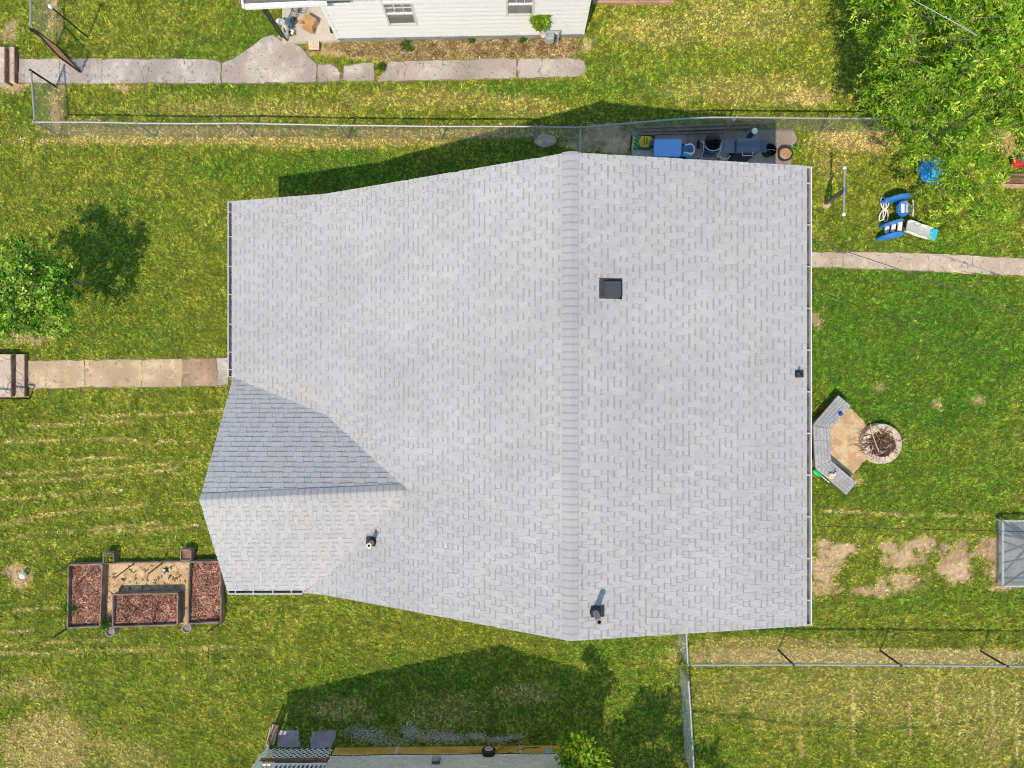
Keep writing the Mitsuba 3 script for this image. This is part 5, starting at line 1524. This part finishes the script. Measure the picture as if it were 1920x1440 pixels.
def turf(f, rnd, blade):
    n = len(f['px'])
    c = np.tile(C_OLIVE, (n, 1))
    c = lerp(c, C_LUSH, np.clip(f['lush'] * .95 + (f['n1'] - .5) * 1.3, 0, 1))
    c = lerp(c, C_YEL, np.clip((f['n1'] - .38) * 1.0 + (f['n2'] - .47) * 1.0 + (rnd - .5) * .45, 0, .8) * (1 - .8 * f['lush']))
    c = lerp(c, C_DARK, np.clip((.50 - f['n3']) * 1.3 + (.46 - f['n2']) * 1.3, 0, .7))
    s = np.clip(f['straw'] * (.55 + .9 * rnd) + f['line'] * .85 + np.clip(f['n2'] * .6 + f['n3'] * .4 - .61, 0, 1) * 1.2 * rnd * (1 - .7 * f['lush']), 0, .92)
    c = lerp(c, C_STRAW, s)
    return c


occ = unary_union(OCC)
shapely.prepare(occ)
NT, PER = 270000, 7                     # tufts of grass and blades in each
bxm, bym = 16.4, 12.4
tx_, ty_ = R.uniform(-bxm, bxm, NT), R.uniform(-bym, bym, NT)
# none under the house body or where nothing grows
keep = ~((tx_ > -4.7) & (tx_ < 6.5) & (ty_ > YS + .5) & (ty_ < YN - .5)) & ~shapely.contains_xy(occ, tx_, ty_)
tx_, ty_ = tx_[keep], ty_[keep]
fl = fields(tx_, ty_)
nt = len(tx_)
keep = R.random(nt) > np.clip(fl['dirt'] * 1.2, 0, .93)
tx_, ty_ = tx_[keep], ty_[keep]
fl = {k: v_[keep] for k, v_ in fl.items()}
nt = len(tx_)
rnd = R.random(nt)
tcol = lerp(turf(fl, rnd, True), C_STRAW * .8, np.clip(fl['dirt'] * 1.6, 0, .8)) * np.exp(R.normal(0, .30, (nt, 1))) * np.exp(R.normal(0, .07, (nt, 3))) * 1.42
th_ = (.75 + .5 * fl['n2']) * (1 + .25 * fl['lush']) * (1 - .35 * fl['straw']) * R.uniform(.6, 1.35, nt)
tl_ = 4 * np.pi * meshkit.noise(np.column_stack([tx_ / .25, ty_ / .3, np.zeros(nt)]), 21)
rep_ = lambda q: np.repeat(q, PER, 0)
n = nt * PER
h = rep_(th_) * (.024 + .034 * R.random(n))
wd = R.uniform(.006, .012, n)
la = R.uniform(0, 2 * np.pi, n)
rad = .027 * np.sqrt(R.random(n))
gx, gy = rep_(tx_) + np.cos(la) * rad, rep_(ty_) + np.sin(la) * rad
ok = ~shapely.contains_xy(occ, gx, gy)
lean = h * R.uniform(.4, 1.3, n)
tip = np.column_stack([gx + np.cos(la) * lean + rep_(np.cos(tl_)) * h * .6, gy + np.sin(la) * lean + rep_(np.sin(tl_)) * h * .6, h])
b0 = np.column_stack([gx - np.sin(la) * wd, gy + np.cos(la) * wd, np.full(n, -.004)])
b1 = np.column_stack([gx + np.sin(la) * wd, gy - np.cos(la) * wd, np.full(n, -.004)])
col = rep_(tcol) * R.uniform(.8, 1.25, (n, 1))
b0, b1, tip, col = b0[ok], b1[ok], tip[ok], col[ok]
n = len(b0)
gk = thing('grass', 'short mown lawn grass, green to straw coloured, all round the houses', 'grass', kind='stuff')
put(gk, trimesh.Trimesh(np.stack([b0, b1, tip], 1).reshape(-1, 3), np.arange(3 * n).reshape(-1, 3), process=False), 'mat_grass', color=np.clip(np.repeat(col, 3, 0), 0, .9))

gd = thing('ground', 'flat lawn soil with bare dirt patches', kind='structure')
ax = np.concatenate([-np.geomspace(400, 17, 16), np.arange(-16.4, 16.41, .05), np.geomspace(17, 400, 16)])
ay = np.concatenate([-np.geomspace(400, 13, 16), np.arange(-12.4, 12.41, .05), np.geomspace(13, 400, 16)])
XX, YY = np.meshgrid(ax, ay)
X, Y = XX.ravel(), YY.ravel()
fl = fields(X, Y)
c = turf(fl, np.full(len(X), .5), False) * .62
c = lerp(c, np.array([.12, .095, .045]), np.full(len(X), .35))
dcol = C_DIRT * (.60 + .75 * fl['n2'][:, None]) * (.68 + .6 * fl['n3'][:, None])
dcol = lerp(dcol, np.array([.26, .165, .10]), np.clip((fl['n1'] - .5) * 3, 0, .7))
c = c + (dcol - c) * np.clip(fl['dirt'] * 1.6, 0, 1)[:, None]
Z = .012 * (meshkit.fbm(np.column_stack([X / .5, Y / .5, X * 0]), 2, 31) - .5) - .006 + .014 * np.clip(fl['dirt'], 0, 1) * (fl['n3'] - .5) * (np.abs(X) < 16.3) * (np.abs(Y) < 12.3)
nx_, ny_ = len(ax), len(ay)
i, j = np.meshgrid(np.arange(nx_ - 1), np.arange(ny_ - 1))
i, j = i.ravel(), j.ravel()
quads = np.column_stack([j * nx_ + i, j * nx_ + i + 1, (j + 1) * nx_ + i + 1, (j + 1) * nx_ + i])
put(gd, (np.column_stack([X, Y, Z]), quads), 'mat_ground', True, color=np.clip(c, 0, .9))
